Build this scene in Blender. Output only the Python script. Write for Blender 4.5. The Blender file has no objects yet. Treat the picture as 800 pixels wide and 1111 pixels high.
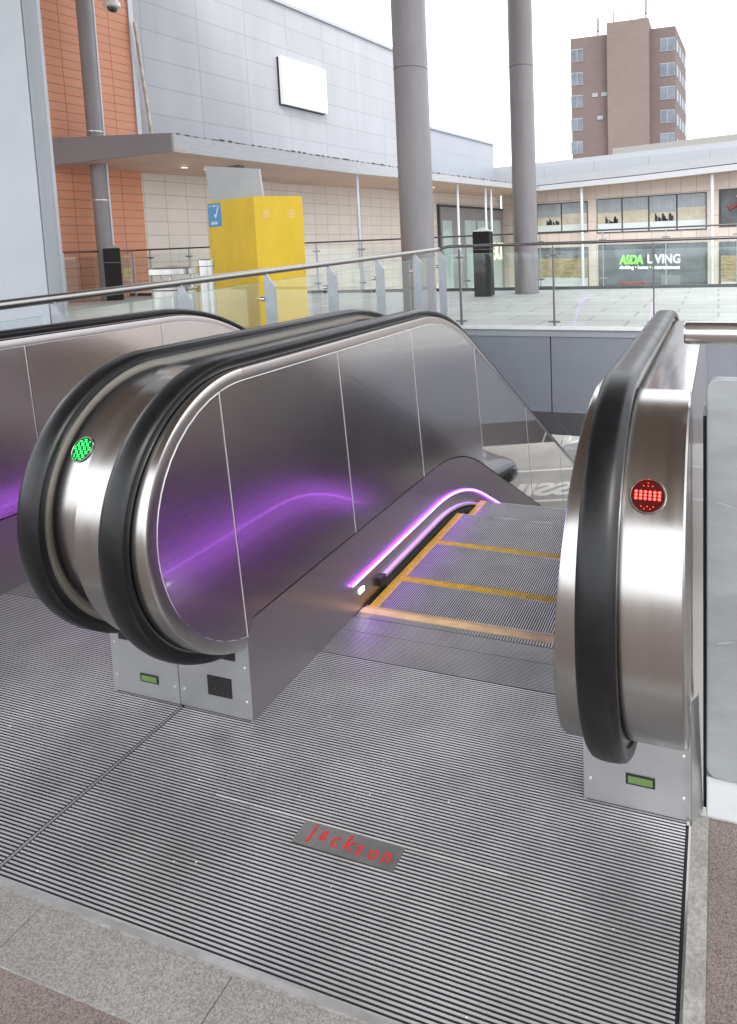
import bpy, bmesh, math, random
from math import sin, cos, pi, radians as R, sqrt, atan2
from mathutils import Vector, Matrix
random.seed(7)
scene = bpy.context.scene
col = scene.collection

# ------------------------------------------------------------------ camera
FP, PX, PY = 731.36, 540.0, 334.0                      # focal length and principal point in photo pixels (800 x 1111)
AX = Vector((0.95020131, 0.0017044, -0.3116321))       # world X axis in camera (right, down, forward)
AY = Vector((0.31020804, -0.10081761, 0.94530777))
AZ = Vector((-0.02980682, -0.99490346, -0.09632574))
CH = 1.42
camd = bpy.data.cameras.new('camera'); cam = bpy.data.objects.new('camera', camd); col.objects.link(cam)
cr = Vector((AX[0], AY[0], AZ[0])); cd = Vector((AX[1], AY[1], AZ[1])); cf = Vector((AX[2], AY[2], AZ[2]))
rm = Matrix((cr, -cd, -cf)).transposed()
cam.matrix_world = Matrix.Translation((0, 0, CH)) @ rm.to_4x4()
camd.sensor_fit = 'HORIZONTAL'; camd.sensor_width = 36; camd.lens = FP / 800 * 36
camd.shift_x = -(PX - 400) / 800; camd.shift_y = -(555.5 - PY) / 800
camd.clip_start = 0.05; camd.clip_end = 1500
scene.camera = cam

# ------------------------------------------------------------------ light
world = bpy.data.worlds.new('World'); scene.world = world; world.use_nodes = True
wt = world.node_tree; wt.nodes.clear()
wo = wt.nodes.new('ShaderNodeOutputWorld'); bg = wt.nodes.new('ShaderNodeBackground')
sky = wt.nodes.new('ShaderNodeTexSky'); sky.sky_type = 'NISHITA'; sky.sun_disc = False
SUN_EL, SUN_ROT = R(48), R(150)
sky.sun_elevation = SUN_EL; sky.sun_rotation = SUN_ROT; sky.dust_density = 4.0; sky.air_density = 1.0
hs = wt.nodes.new('ShaderNodeHueSaturation'); hs.inputs['Saturation'].default_value = 0.25
tc = wt.nodes.new('ShaderNodeTexCoord'); nz = wt.nodes.new('ShaderNodeTexNoise'); nz.inputs['Scale'].default_value = 2.2
nz.inputs['Detail'].default_value = 4
mr = wt.nodes.new('ShaderNodeMapRange'); mr.inputs[1].default_value = .3; mr.inputs[2].default_value = .75
mr.inputs[3].default_value = .86; mr.inputs[4].default_value = 1.0
mx = wt.nodes.new('ShaderNodeMix'); mx.data_type = 'RGBA'; mx.inputs[0].default_value = 0.8
cl = wt.nodes.new('ShaderNodeVectorMath'); cl.operation = 'SCALE'; cl.inputs[0].default_value = (12.4, 12.9, 13.6)
L = wt.links.new
L(tc.outputs['Generated'], nz.inputs['Vector']); L(nz.outputs['Fac'], mr.inputs[0]); L(mr.outputs[0], cl.inputs['Scale'])
L(sky.outputs[0], hs.inputs['Color']); L(hs.outputs[0], mx.inputs[6]); L(cl.outputs[0], mx.inputs[7])
L(mx.outputs[2], bg.inputs['Color']); bg.inputs['Strength'].default_value = 0.10
L(bg.outputs[0], wo.inputs['Surface'])
sl = bpy.data.lights.new('sun', 'SUN'); so = bpy.data.objects.new('sun', sl); col.objects.link(so)
sl.energy = 1.0; sl.angle = R(20); sl.color = (1.0, .97, .93)
sd = Vector((sin(SUN_ROT) * cos(SUN_EL), cos(SUN_ROT) * cos(SUN_EL), sin(SUN_EL)))
so.rotation_euler = sd.to_track_quat('Z', 'Y').to_euler(); so.location = (0, 0, 30)
scene.view_settings.view_transform = 'Standard'; scene.view_settings.look = 'None'
scene.view_settings.exposure = 1.2; scene.view_settings.gamma = 1.0
scene.render.engine = 'CYCLES'
scene.cycles.max_bounces = 10; scene.cycles.glossy_bounces = 6; scene.cycles.transparent_max_bounces = 16
scene.cycles.caustics_reflective = False; scene.cycles.caustics_refractive = False
scene.cycles.sample_clamp_indirect = 6

# ------------------------------------------------------------------ helpers
def ray(px, py):
    v = Vector((px - PX, py - PY, FP))
    return Vector((AX.dot(v), AY.dot(v), AZ.dot(v)))
C0 = Vector((0, 0, CH))
def at(px, py, Y):
    r = ray(px, py); return C0 + r * (Y / r.y)
def atx(px, py, X):
    r = ray(px, py); return C0 + r * (X / r.x)
def atz(px, py, Z):
    r = ray(px, py); return C0 + r * ((Z - CH) / r.z)

MATS = {}
def mat(name, color=(.5, .5, .5), rough=.5, metal=0., **k):
    """procedural principled material. noise=(scale, amount) value mottling, streak=(axis scales), emit, spec, coat, alpha"""
    if name in MATS: return MATS[name]
    m = bpy.data.materials.new(name); m.use_nodes = True; MATS[name] = m
    t = m.node_tree; b = t.nodes['Principled BSDF']; ln = t.links.new
    b.inputs['Base Color'].default_value = (*color, 1); b.inputs['Roughness'].default_value = rough
    b.inputs['Metallic'].default_value = metal
    if 'spec' in k: b.inputs['Specular IOR Level'].default_value = k['spec']
    if 'coat' in k: b.inputs['Coat Weight'].default_value = k['coat']; b.inputs['Coat Roughness'].default_value = .04
    if 'emit' in k:
        b.inputs['Emission Color'].default_value = (*k['emit'][0], 1); b.inputs['Emission Strength'].default_value = k['emit'][1]
    co = t.nodes.new('ShaderNodeTexCoord').outputs['Object']
    def mapped(sc):
        mp = t.nodes.new('ShaderNodeMapping'); mp.inputs['Scale'].default_value = sc; ln(co, mp.inputs[0]); return mp.outputs[0]
    colout = None
    if 'noise' in k:
        sc, amt = k['noise'][:2]; dirs = k['noise'][2] if len(k['noise']) > 2 else (1, 1, 1)
        n = t.nodes.new('ShaderNodeTexNoise'); n.inputs['Scale'].default_value = sc; n.inputs['Detail'].default_value = 6
        n.inputs['Roughness'].default_value = .62
        ln(mapped(dirs), n.inputs['Vector'])
        r = t.nodes.new('ShaderNodeMapRange'); r.inputs[1].default_value = .28; r.inputs[2].default_value = .72
        r.inputs[3].default_value = 1 - amt; r.inputs[4].default_value = 1 + amt
        ln(n.outputs['Fac'], r.inputs[0])
        v = t.nodes.new('ShaderNodeVectorMath'); v.operation = 'SCALE'; v.inputs[0].default_value = color
        ln(r.outputs[0], v.inputs['Scale']); colout = v.outputs[0]
    if 'speck' in k:                                     # granite-like flecks (scale, dark colour, light colour)
        sc, ca, cb = k['speck']
        vo = t.nodes.new('ShaderNodeTexNoise'); vo.inputs['Scale'].default_value = sc; vo.inputs['Detail'].default_value = 3
        vo.inputs['Roughness'].default_value = .8; ln(co, vo.inputs['Vector'])
        rp = t.nodes.new('ShaderNodeValToRGB'); e = rp.color_ramp.elements
        e[0].position = .36; e[0].color = (*ca, 1); e[1].position = .64; e[1].color = (*cb, 1)
        ln(vo.outputs['Fac'], rp.inputs[0])
        mm = t.nodes.new('ShaderNodeMix'); mm.data_type = 'RGBA'; mm.blend_type = 'MULTIPLY'; mm.inputs[0].default_value = 1
        mm.inputs[6].default_value = (*color, 1)
        if colout: ln(colout, mm.inputs[6])
        ln(rp.outputs[0], mm.inputs[7]); colout = mm.outputs[2]
    if 'grid' in k:                                      # cladding joints in the object's x-z (or x-y) plane
        du, dv, w, jc, plane, off = k['grid']
        sx = t.nodes.new('ShaderNodeSeparateXYZ'); ln(co, sx.inputs[0])
        cb = t.nodes.new('ShaderNodeCombineXYZ'); ln(sx.outputs['X'], cb.inputs['X'])
        ln(sx.outputs['Z' if plane == 'xz' else 'Y'], cb.inputs['Y'])
        br = t.nodes.new('ShaderNodeTexBrick'); br.offset = off; br.squash = 1
        br.inputs['Scale'].default_value = 1; br.inputs['Brick Width'].default_value = du
        br.inputs['Row Height'].default_value = dv; br.inputs['Mortar Size'].default_value = w
        br.inputs['Mortar Smooth'].default_value = .1; br.inputs['Bias'].default_value = 0
        var = k.get('var', .06)
        br.inputs['Color1'].default_value = (1, 1, 1, 1)
        br.inputs['Color2'].default_value = (1 - var, 1 - var, 1 - var, 1)
        br.inputs['Mortar'].default_value = (*jc, 1); ln(cb.outputs[0], br.inputs['Vector'])
        mm = t.nodes.new('ShaderNodeMix'); mm.data_type = 'RGBA'; mm.blend_type = 'MULTIPLY'; mm.inputs[0].default_value = 1
        mm.inputs[6].default_value = (*color, 1)
        if colout: ln(colout, mm.inputs[6])
        ln(br.outputs['Color'], mm.inputs[7]); colout = mm.outputs[2]
    if colout: ln(colout, b.inputs['Base Color'])
    if 'rnoise' in k:                                    # roughness variation (scale, lo, hi, direction)
        sc, lo, hi, dirs = k['rnoise']
        n = t.nodes.new('ShaderNodeTexNoise'); n.inputs['Scale'].default_value = sc; n.inputs['Detail'].default_value = 5
        ln(mapped(dirs), n.inputs['Vector'])
        r = t.nodes.new('ShaderNodeMapRange'); r.inputs[1].default_value = .3; r.inputs[2].default_value = .7
        r.inputs[3].default_value = lo; r.inputs[4].default_value = hi
        ln(n.outputs['Fac'], r.inputs[0]); ln(r.outputs[0], b.inputs['Roughness'])
    if 'smudge' in k:                                    # soft handling marks: (scale, lo, hi)
        sc, lo, hi = k['smudge']
        n = t.nodes.new('ShaderNodeTexNoise'); n.inputs['Scale'].default_value = sc; n.inputs['Detail'].default_value = 1.5
        ln(mapped((1, 1, .7)), n.inputs['Vector'])
        r = t.nodes.new('ShaderNodeMapRange'); r.inputs[1].default_value = .15; r.inputs[2].default_value = .85
        r.inputs[3].default_value = lo; r.inputs[4].default_value = hi
        ln(n.outputs['Fac'], r.inputs[0]); ln(r.outputs[0], b.inputs['Roughness'])
    if 'bump' in k:
        sc, st, dirs = k['bump']
        n = t.nodes.new('ShaderNodeTexNoise'); n.inputs['Scale'].default_value = sc; n.inputs['Detail'].default_value = 4
        ln(mapped(dirs), n.inputs['Vector'])
        bu = t.nodes.new('ShaderNodeBump'); bu.inputs['Strength'].default_value = st; bu.inputs['Distance'].default_value = .002
        ln(n.outputs['Fac'], bu.inputs['Height']); ln(bu.outputs[0], b.inputs['Normal'])
    return m

def glassmat(name, tint, refl=.08, body=None):
    if name in MATS: return MATS[name]
    m = bpy.data.materials.new(name); m.use_nodes = True; MATS[name] = m
    t = m.node_tree; t.nodes.clear(); ln = t.links.new
    o = t.nodes.new('ShaderNodeOutputMaterial'); tr = t.nodes.new('ShaderNodeBsdfTransparent'); tr.inputs[0].default_value = (*tint, 1)
    gl = t.nodes.new('ShaderNodeBsdfGlossy'); gl.inputs['Roughness'].default_value = .03; gl.inputs[0].default_value = (1, 1, 1, 1)
    fr = t.nodes.new('ShaderNodeFresnel'); fr.inputs[0].default_value = 1.5
    ml = t.nodes.new('ShaderNodeMath'); ml.operation = 'MULTIPLY_ADD'; ml.inputs[1].default_value = .2; ml.inputs[2].default_value = refl * .25
    ln(fr.outputs[0], ml.inputs[0]); ms = t.nodes.new('ShaderNodeMixShader')
    ln(ml.outputs[0], ms.inputs[0]); ln(tr.outputs[0], ms.inputs[1]); ln(gl.outputs[0], ms.inputs[2])
    out = ms.outputs[0]
    if body:
        df = t.nodes.new('ShaderNodeBsdfDiffuse'); df.inputs[0].default_value = (*body[0], 1)
        m2 = t.nodes.new('ShaderNodeMixShader'); m2.inputs[0].default_value = body[1]
        ln(out, m2.inputs[1]); ln(df.outputs[0], m2.inputs[2]); out = m2.outputs[0]
    ln(out, o.inputs[0]); return m

def link_mesh(name, verts, faces, m, parent=None, smooth=False, loc=None, mats=None, fmat=None):
    me = bpy.data.meshes.new(name); me.from_pydata([tuple(v) for v in verts], [], faces)
    for mm in (mats or [m]): me.materials.append(mm)
    if fmat: me.polygons.foreach_set('material_index', fmat)
    bm = bmesh.new(); bm.from_mesh(me); bmesh.ops.recalc_face_normals(bm, faces=bm.faces); bm.to_mesh(me); bm.free()
    if smooth:
        me.polygons.foreach_set('use_smooth', [True] * len(me.polygons))
        me.set_sharp_from_angle(angle=R(35))
    o = bpy.data.objects.new(name, me); col.objects.link(o)
    if parent: o.parent = parent
    if loc: o.location = loc
    return o

class MB:
    """collects several shapes into one mesh"""
    def __init__(s): s.v = []; s.f = []; s.m = []
    def add(s, v, f, mi=0):
        n = len(s.v); s.v += [Vector(p) for p in v]; s.f += [tuple(i + n for i in q) for q in f]; s.m += [mi] * len(f); return s
    def box(s, a, b, mi=0):
        (x0, y0, z0), (x1, y1, z1) = a, b
        v = [(x0, y0, z0), (x1, y0, z0), (x1, y1, z0), (x0, y1, z0), (x0, y0, z1), (x1, y0, z1), (x1, y1, z1), (x0, y1, z1)]
        return s.add(v, [(0, 3, 2, 1), (4, 5, 6, 7), (0, 1, 5, 4), (1, 2, 6, 5), (2, 3, 7, 6), (3, 0, 4, 7)], mi)
    def prism(s, poly, vec, mi=0):
        n = len(poly); vec = Vector(vec); p = [Vector(q) for q in poly]
        return s.add(p + [q + vec for q in p], [tuple(range(n))[::-1], tuple(range(n, 2 * n))] + [(i, (i + 1) % n, (i + 1) % n + n, i + n) for i in range(n)], mi)
    def tube(s, pts, r, seg=10, mi=0, closed=False, caps=True):
        pts = [Vector(p) for p in pts]; n = len(pts); rings = []
        rr = r if isinstance(r, (list, tuple)) else [r] * n
        prev = None
        for i, p in enumerate(pts):
            a = pts[i - 1] if (i or closed) else p; b = pts[(i + 1) % n] if (i < n - 1 or closed) else p
            t = (b - a).normalized()
            if prev is None:
                up = Vector((0, 0, 1)) if abs(t.z) < .9 else Vector((1, 0, 0))
                u = t.cross(up).normalized()
            else: u = (prev - t * prev.dot(t)).normalized()
            prev = u; w = t.cross(u)
            rings.append([p + (u * cos(2 * pi * k / seg) + w * sin(2 * pi * k / seg)) * rr[i] for k in range(seg)])
        v = [q for rg in rings for q in rg]; f = []
        for i in range(n if closed else n - 1):
            j = (i + 1) % n
            for k in range(seg): f.append((i * seg + k, i * seg + (k + 1) % seg, j * seg + (k + 1) % seg, j * seg + k))
        if caps and not closed: f += [tuple(range(seg))[::-1], tuple(range((n - 1) * seg, n * seg))]
        return s.add(v, f, mi)
    def lathe(s, prof, c=(0, 0, 0), seg=32, mi=0):
        c = Vector(c); v = []; f = []
        for (r, z) in prof:
            for k in range(seg): v.append(c + Vector((r * cos(2 * pi * k / seg), r * sin(2 * pi * k / seg), z)))
        n = len(prof)
        for i in range(n - 1):
            for k in range(seg): f.append((i * seg + k, i * seg + (k + 1) % seg, (i + 1) * seg + (k + 1) % seg, (i + 1) * seg + k))
        f += [tuple(range(seg))[::-1], tuple(range((n - 1) * seg, n * seg))]
        return s.add(v, f, mi)
    def sweep(s, path, section, mi=0, closed_sec=True, caps=True):
        """path = [(y, z, ny, nz)], section = [(x, r)] with r measured along the normal"""
        m = len(section); v = []; f = []
        for (y, z, ny, nz_) in path:
            for (x, r) in section: v.append((x, y + ny * r, z + nz_ * r))
        for i in range(len(path) - 1):
            for k in range(m if closed_sec else m - 1):
                f.append((i * m + k, i * m + (k + 1) % m, (i + 1) * m + (k + 1) % m, (i + 1) * m + k))
        if closed_sec and caps: f += [tuple(range(m))[::-1], tuple(range((len(path) - 1) * m, len(path) * m))]
        return s.add(v, f, mi)
    def build(s, name, m, parent=None, smooth=False, loc=None):
        ms = m if isinstance(m, (list, tuple)) else [m]
        return link_mesh(name, s.v, s.f, None, parent, smooth, loc, mats=ms, fmat=s.m)

def tag(o, label=None, cat=None, group=None, kind=None):
    if label: o['label'] = label
    if cat: o['category'] = cat
    if group: o['group'] = group
    if kind: o['kind'] = kind
    return o
def empty(name, label, cat, loc=(0, 0, 0), rz=0, group=None):
    o = bpy.data.objects.new(name, None); col.objects.link(o); o.location = loc; o.rotation_euler = (0, 0, rz)
    o.empty_display_size = .2
    return tag(o, label, cat, group)
def bevel(o, w, seg=2, ang=40):
    b = o.modifiers.new('bevel', 'BEVEL'); b.width = w; b.segments = seg; b.limit_method = 'ANGLE'; b.angle_limit = R(ang)
    return o
def text(name, body, size, m, parent, mw, extrude=.002, bold=0., shear=0., xs=1., spacing=1.):
    cu = bpy.data.curves.new(name, 'FONT'); cu.body = body; cu.size = size; cu.extrude = extrude; cu.offset = bold
    cu.shear = shear; cu.space_character = spacing; cu.resolution_u = 4
    tmp = bpy.data.objects.new(name + '_curve', cu); col.objects.link(tmp)
    dg = bpy.context.evaluated_depsgraph_get(); me = bpy.data.meshes.new_from_object(tmp.evaluated_get(dg))
    bpy.data.objects.remove(tmp); me.materials.clear(); me.materials.append(m)
    me.transform(Matrix.Diagonal((xs, 1, 1, 1)))
    o = bpy.data.objects.new(name, me); col.objects.link(o); me.transform(mw)
    if parent: o.parent = parent
    return o
def frame(o, xd, yd):                                   # matrix from origin and two axes
    xd = Vector(xd).normalized(); yd = Vector(yd).normalized(); zd = xd.cross(yd)
    m = Matrix((xd, yd, zd)).transposed().to_4x4(); return Matrix.Translation(o) @ m

# ------------------------------------------------------------------ materials
STEEL = mat('brushed_steel', (.62, .60, .585), .2, 1., rnoise=(3, .15, .27, (1, 1, 40)), noise=(4, .05, (1, 1, 12)), bump=(40, .05, (1, 30, 1)))
DRUM = mat('drum_steel', (.53, .51, .49), .2, 1., rnoise=(3, .19, .26, (14, .6, .6)), noise=(3, .03, (20, .5, .5)))
DECKST = mat('deck_steel', (.72, .72, .73), .12, 1., rnoise=(4, .08, .18, (10, 1, 1)))
PANEL = mat('panel_steel', (.485, .452, .458), .25, 1., coat=.4, smudge=(2.6, .14, .235), bump=(1, .10, (2, 2, 420)))
POLISH = mat('polished_panel_steel', (.60, .57, .56), .03, 1.)
RIMST = mat('rim_steel', (.38, .35, .35), .3, 1.)
SKIRT = mat('skirt_steel', (.43, .39, .40), .30, 1., coat=.4, smudge=(3, .285, .40))
BOXST = mat('box_steel', (.62, .62, .63), .42, 1., rnoise=(6, .34, .5, (1, 1, 1)), noise=(5, .06, (1, 1, 2)))
TRIM = mat('bright_trim', (.85, .84, .82), .3, .6)
RUBBER = mat('handrail_rubber', (.006, .006, .007), .34, 0., spec=.42, rnoise=(6, .285, .38, (1, 1, 1)), noise=(30, .4))
CREAM = mat('handrail_guide', (.30, .28, .24), .35, .6)
BLACK = mat('black_plastic', (.012, .012, .013), .45, noise=(20, .2))
LED = mat('purple_light', (.8, .3, .9), .4, emit=((.36, .02, 1.0), 7.))
LEDCORE = mat('purple_core', (.8, .3, .9), .4, emit=((.8, .35, 1.0), 4.))
RIB = mat('rib_tops', (.56, .56, .575), .42, .6, noise=(2.2, .3), rnoise=(2.5, .28, .48, (1, 1, 1)))
GROOVE = mat('rib_grooves', (.034, .033, .034), .7, noise=(9, .3))
RIBWORN = mat('worn_rib_tops', (.36, .355, .36), .45, .6, noise=(4, .2))
STEP = mat('step_tops', (.45, .45, .46), .45, .5, noise=(6, .15))
STEPG = mat('step_grooves', (.02, .02, .022), .7, noise=(6, .2))
YEL = mat('step_yellow', (.60, .37, .025), .5, 0., noise=(30, .3))
COMB = mat('comb_orange', (.72, .48, .25), .5, .0, noise=(14, .2))
BRUSH = mat('skirt_brush_carrier', (.55, .54, .60), .35, .6)

# ------------------------------------------------------------------ escalators
SL = .59; YB = 3.33; HB = .35; YEND = 10.9
def P(y):
    a, b = YB - HB, YB + HB
    if y <= a: return 0.
    if y >= b: return -SL * (y - YB)
    return -SL * (y - a) ** 2 / (2 * (b - a))
def dP(y): return (P(y + .005) - P(y - .005)) / .01
def lin(a, b, st=.08):
    n = max(1, int(math.ceil((b - a) / st))); return [a + (b - a) * i / n for i in range(n + 1)]
def ysamp(y0, y1):
    ys = [y0] + [v for v in lin(YB - HB, YB + HB, .05) if y0 < v < y1] + [y1]
    return ys
ZC = .645
def newel_path(yc, r, a0=-85, straight=True, y_end=YEND, n=40, back=None):
    """semicircle of radius r round (yc, ZC) from angle a0 (below) to the top, then along the slope"""
    p = []
    if back: p += [(yc + back * (1 - i / 3), ZC - r, 0, -1) for i in range(3)]
    for i in range(n + 1):
        a = R(a0 + (-90 - (90 + a0) if False else 0)) if False else None
        t = i / n; ang = (-90 if back else a0) * (1 - t) + 90 * t
        # angle measured so that -90 is the bottom, 0 the nose (towards the viewer), 90 the top
        ny, nz_ = -cos(R(ang)), sin(R(ang)); p.append((yc + r * ny, ZC + r * nz_, ny, nz_))
    if straight:
        for y in ysamp(yc, y_end)[1:]:
            d = dP(y); l = sqrt(1 + d * d); p.append((y, ZC + r + P(y), -d / l, 1 / l))
    return p

def panel_mesh(parent, xb, xt, yc, y0, y1, lane, name='balustrade_panel'):
    """leaning inner panel between y0 and y1; lane=+1 when the steps are on the +x side"""
    RD = .385; yj = 1.575
    def top(y):
        if y < yc: return ZC + sqrt(max(0, RD * RD - (yc - y) ** 2)) * (.995)
        return ZC + RD * .995 + P(y)
    def bot(y):
        if y < yj: return ZC - sqrt(max(0, RD * RD - (yc - y) ** 2))
        return .3195 + P(y)
    if y0 < yc - RD + .01:
        ys = [yc - RD * cos(R(a)) for a in [0, 4, 8, 13, 18, 24, 30, 37, 44, 52, 60, 68]]; ys = [y for y in ys if y < y1 - .01] + [y1]
    else:
        ys = sorted(set([y0, y1] + [y for y in lin(y0, yc + .02, .03) if y < yc and y < y1 and y > y0] + [y for y in ysamp(y0, y1)]))
    def xx(z, y): t = (z - P(y) - .3) / .7; return xb + (xt - xb) * t
    v = []; f = []; K = 6
    for y in ys:
        zb, zt = bot(y), top(y)
        for k in range(K + 1):
            z = zb + (zt - zb) * k / K; v.append((xx(z, y), y, z))
    n = len(ys)
    for i in range(n - 1):
        for k in range(K): f.append((i * (K + 1) + k, (i + 1) * (K + 1) + k, (i + 1) * (K + 1) + k + 1, i * (K + 1) + k + 1))
    o = link_mesh(name, v, f, POLISH if y0 > 3.6 else PANEL, parent)
    s = o.modifiers.new('thickness', 'SOLIDIFY'); s.thickness = .006; s.offset = 0
    # bright edge lines round the panel
    mb = MB(); w = .0011; ox = lane * .004
    def pt(y, z): return (xx(z, y) + ox, y, z)
    outl = [pt(y, top(y)) for y in ys]
    mb.tube(outl, w, 5)
    if y0 < yc - RD + .01: mb.tube([pt(y, bot(y)) for y in ys], w, 5)
    else: pass
    mb.tube([pt(y1 - .002, bot(y1) + (top(y1) - bot(y1)) * k / 4) for k in range(5)], w * 1.15, 5)
    mb.build('panel_trim', TRIM, o)
    return o

def indicator(parent, x, yc, rd, ang, color, pattern, m_led):
    """round LED traffic light let into the drum"""
    ny, nz_ = -cos(R(ang)), sin(R(ang)); c = Vector((x, yc + rd * ny, ZC + rd * nz_)); n = Vector((0, ny, nz_)); u = Vector((1, 0, 0)); w = n.cross(u)
    rad = .034
    def disc(mb, cc, r, h, seg=32):
        b = [cc + (u * cos(2 * pi * k / seg) + w * sin(2 * pi * k / seg)) * r for k in range(seg)]; mb.prism(b, n * h)
    mb = MB(); disc(mb, c - n * .012, rad, .0145); lens = mb.build('indicator_light', mat('lens_' + color, (.06, .005, .005) if color == 'red' else (.0, .08, .015), .12, coat=.6), parent, smooth=True)
    rb = MB(); rb.tube([c + n * .002 + (u * cos(2 * pi * k / 36) + w * sin(2 * pi * k / 36)) * (rad + .001) for k in range(36)], .0022, 6, closed=True)
    rb.build('bezel', STEEL, lens, smooth=True)
    lb = MB()
    for (a, b, s) in pattern:
        cc = c + n * .0022 + u * a + w * b
        lb.add([cc + (u * cos(2 * pi * k / 8) + w * sin(2 * pi * k / 8)) * s for k in range(8)] + [cc + n * .0015 + (u * cos(2 * pi * k / 8) + w * sin(2 * pi * k / 8)) * s * .6 for k in range(8)],
               [tuple(range(8, 16))] + [(k, (k + 1) % 8, (k + 1) % 8 + 8, k + 8) for k in range(8)])
    lb.build('led_cluster', m_led, lens)

def side(root, lane, xs, xh, xo, yc, xt, joints, light=None, grille=None, display=None, flare=0.):
    """one balustrade: xs skirt plane, xh handrail centre, xo outer face"""
    Rh, Rr, Rd = .455, .421, .410
    # handrail, C-shaped section with rounded shoulders
    sec = [(-.030, -.034), (-.045, -.034), (-.050, -.022), (-.048, -.009), (-.040, -.001), (-.022, .003), (0, .004), (.022, .003), (.040, -.001), (.048, -.009), (.050, -.022), (.045, -.034), (.030, -.034), (.030, -.012), (-.030, -.012)]
    sec = [(xh + x * .81, r * .85) for x, r in sec]
    MB().sweep(newel_path(yc, Rh, back=.12, n=48), sec).build('handrail', RUBBER, root, smooth=True)
    MB().sweep(newel_path(yc, Rh, back=.10, n=48), [(xh - .028, -.055), (xh + .028, -.055), (xh + .028, -.018), (xh - .028, -.018)]).build('handrail_guide', CREAM, root, smooth=True)
    # rim between handrail and inner panel
    lean = lambda y, z: xs + (xt - xs) * ((z - P(y)) - .3) / .7 + lane * .004
    def rimsweep(path, m, name):
        v = []; f = []; k_ = 6
        for (y, z, ny, nz_) in path:
            e = lean(y, z + nz_ * (Rr - Rh))
            for (x, r_) in ((xh - lane * .02, Rr - Rh), (e - lane * .010, Rr - Rh), (e - lane * .003, Rr - Rh - .003), (e, Rr - Rh - .010), (e, .384 - Rh), (xh - lane * .02, .384 - Rh)):
                v.append((x, y + ny * r_, z + nz_ * r_))
        for i in range(len(path) - 1):
            for k in range(k_): f.append((i * k_ + k, i * k_ + (k + 1) % k_, (i + 1) * k_ + (k + 1) % k_, (i + 1) * k_ + k))
        f += [tuple(range(k_))[::-1], tuple(range(len(v) - k_, len(v)))]
        return link_mesh(name, v, f, m, root, smooth=True)
    rimsweep(newel_path(yc, Rh, -74, straight=False, n=48), DRUM, 'newel_rim')
    st = [(y, ZC + Rh + P(y), -dP(y) / sqrt(1 + dP(y) ** 2), 1 / sqrt(1 + dP(y) ** 2)) for y in ysamp(yc, YEND)]
    rimsweep(st, RIMST, 'top_rim')
    # outer drum and deck
    xa = xh + (-lane) * .02
    drum = [(xa, Rd - Rh), (xo + lane * .004, Rd - Rh), (xo, Rd - Rh - .004), (xo, Rd - Rh - .05), (xa, Rd - Rh - .05)]
    arc = newel_path(yc, Rh, -100, straight=False, n=48)
    d = MB().sweep(arc, drum).build('newel_drum', DRUM, root, smooth=True)
    # cheek plate closing the drum on the outside
    ck = [(xo - (-lane) * .006, yc + .5 * 0 + (Rd - .01) * -cos(R(a)), ZC + (Rd - .01) * sin(R(a))) for a in range(-90, 91, 6)]
    MB().prism(ck, (-(-lane) * -.004, 0, 0)).build('newel_cheek', DRUM, root)
    deck = MB().sweep(st, [(xa, Rd - Rh), (xo, Rd - Rh), (xo, Rd - Rh - .03), (xa, Rd - Rh - .03)])
    deck.build('outer_deck', DECKST, root, smooth=True)
    # outer side cladding below the deck
    ys = ysamp(yc, YEND); v = []; f = []
    for y in ys:
        for z in (ZC + Rd - .03 + P(y), -.75 + P(y)): v += [(xo, y, z), (xo + lane * .006, y, z)]
    for i in range(len(ys) - 1):
        a = i * 4; b = a + 4
        f += [(a, b, b + 2, a + 2), (a + 1, a + 3, b + 3, b + 1), (a, a + 1, b + 1, b), (a + 2, b + 2, b + 3, a + 3)]
    f += [(0, 2, 3, 1), (len(v) - 4, len(v) - 3, len(v) - 1, len(v) - 2)]
    link_mesh('outer_cladding', v, f, SKIRT, root)
    # inner leaning panels
    prev = yc - .42
    for j in joints:
        panel_mesh(root, xs, xt, yc, max(prev, yc - .385), j, lane); prev = j + .003
    # skirt panel
    y0 = 1.572; ys = ysamp(y0, YEND); v = []; f = []
    zk = lambda y: .3135 + P(y)
    for y in ys: v += [(xs, y, zk(y)), (xs, y, -.12 + P(y)), (xs - lane * .008, y, -.12 + P(y)), (xs - lane * .008, y, zk(y))]
    for i in range(len(ys) - 1):
        a = i * 4
        for k in range(4): f.append((a + k, a + (k + 1) % 4, a + 4 + (k + 1) % 4, a + 4 + k))
    f += [(0, 1, 2, 3)[::-1], tuple(len(v) - 4 + k for k in range(4))]
    link_mesh('skirt_panel', v, f, SKIRT, root)
    # led strip
    lp = [(xs + lane * .004, y, .128 + P(y)) for y in ysamp(2.16, 5.2)]
    led = MB().tube(lp, .0062, 8).build('light_strip', LED, root, smooth=True)
    MB().tube([Vector(p) + Vector((lane * .0035, 0, 0)) for p in lp], .0036, 6).build('light_core', LEDCORE, led, smooth=True)
    # skirt brush carrier with black end cap, sensor lamp
    ys = ysamp(2.40, 5.2); bs = [(xs, .058), (xs + lane * .016, .054), (xs + lane * .018, .044), (xs, .030)]
    pth = [(y, P(y), 0, 1) for y in ys]
    br = MB().sweep(pth, bs).build('brush_strip', BRUSH, root)
    MB().box((min(xs, xs + lane * .02), 2.355, .026), (max(xs, xs + lane * .02), 2.40, .062)).build('end_cap', BLACK, br)
    bb = MB(); pth2 = [(y, P(y), 0, 1) for y in ysamp(2.40, 5.2)]
    bb.sweep(pth2, [(xs, .030), (xs + lane * .012, .030), (xs + lane * .016, .006), (xs, .006)]).build('bristles', mat('bristle_black', (.02, .018, .024), .8, noise=(60, .5)), br)
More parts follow.
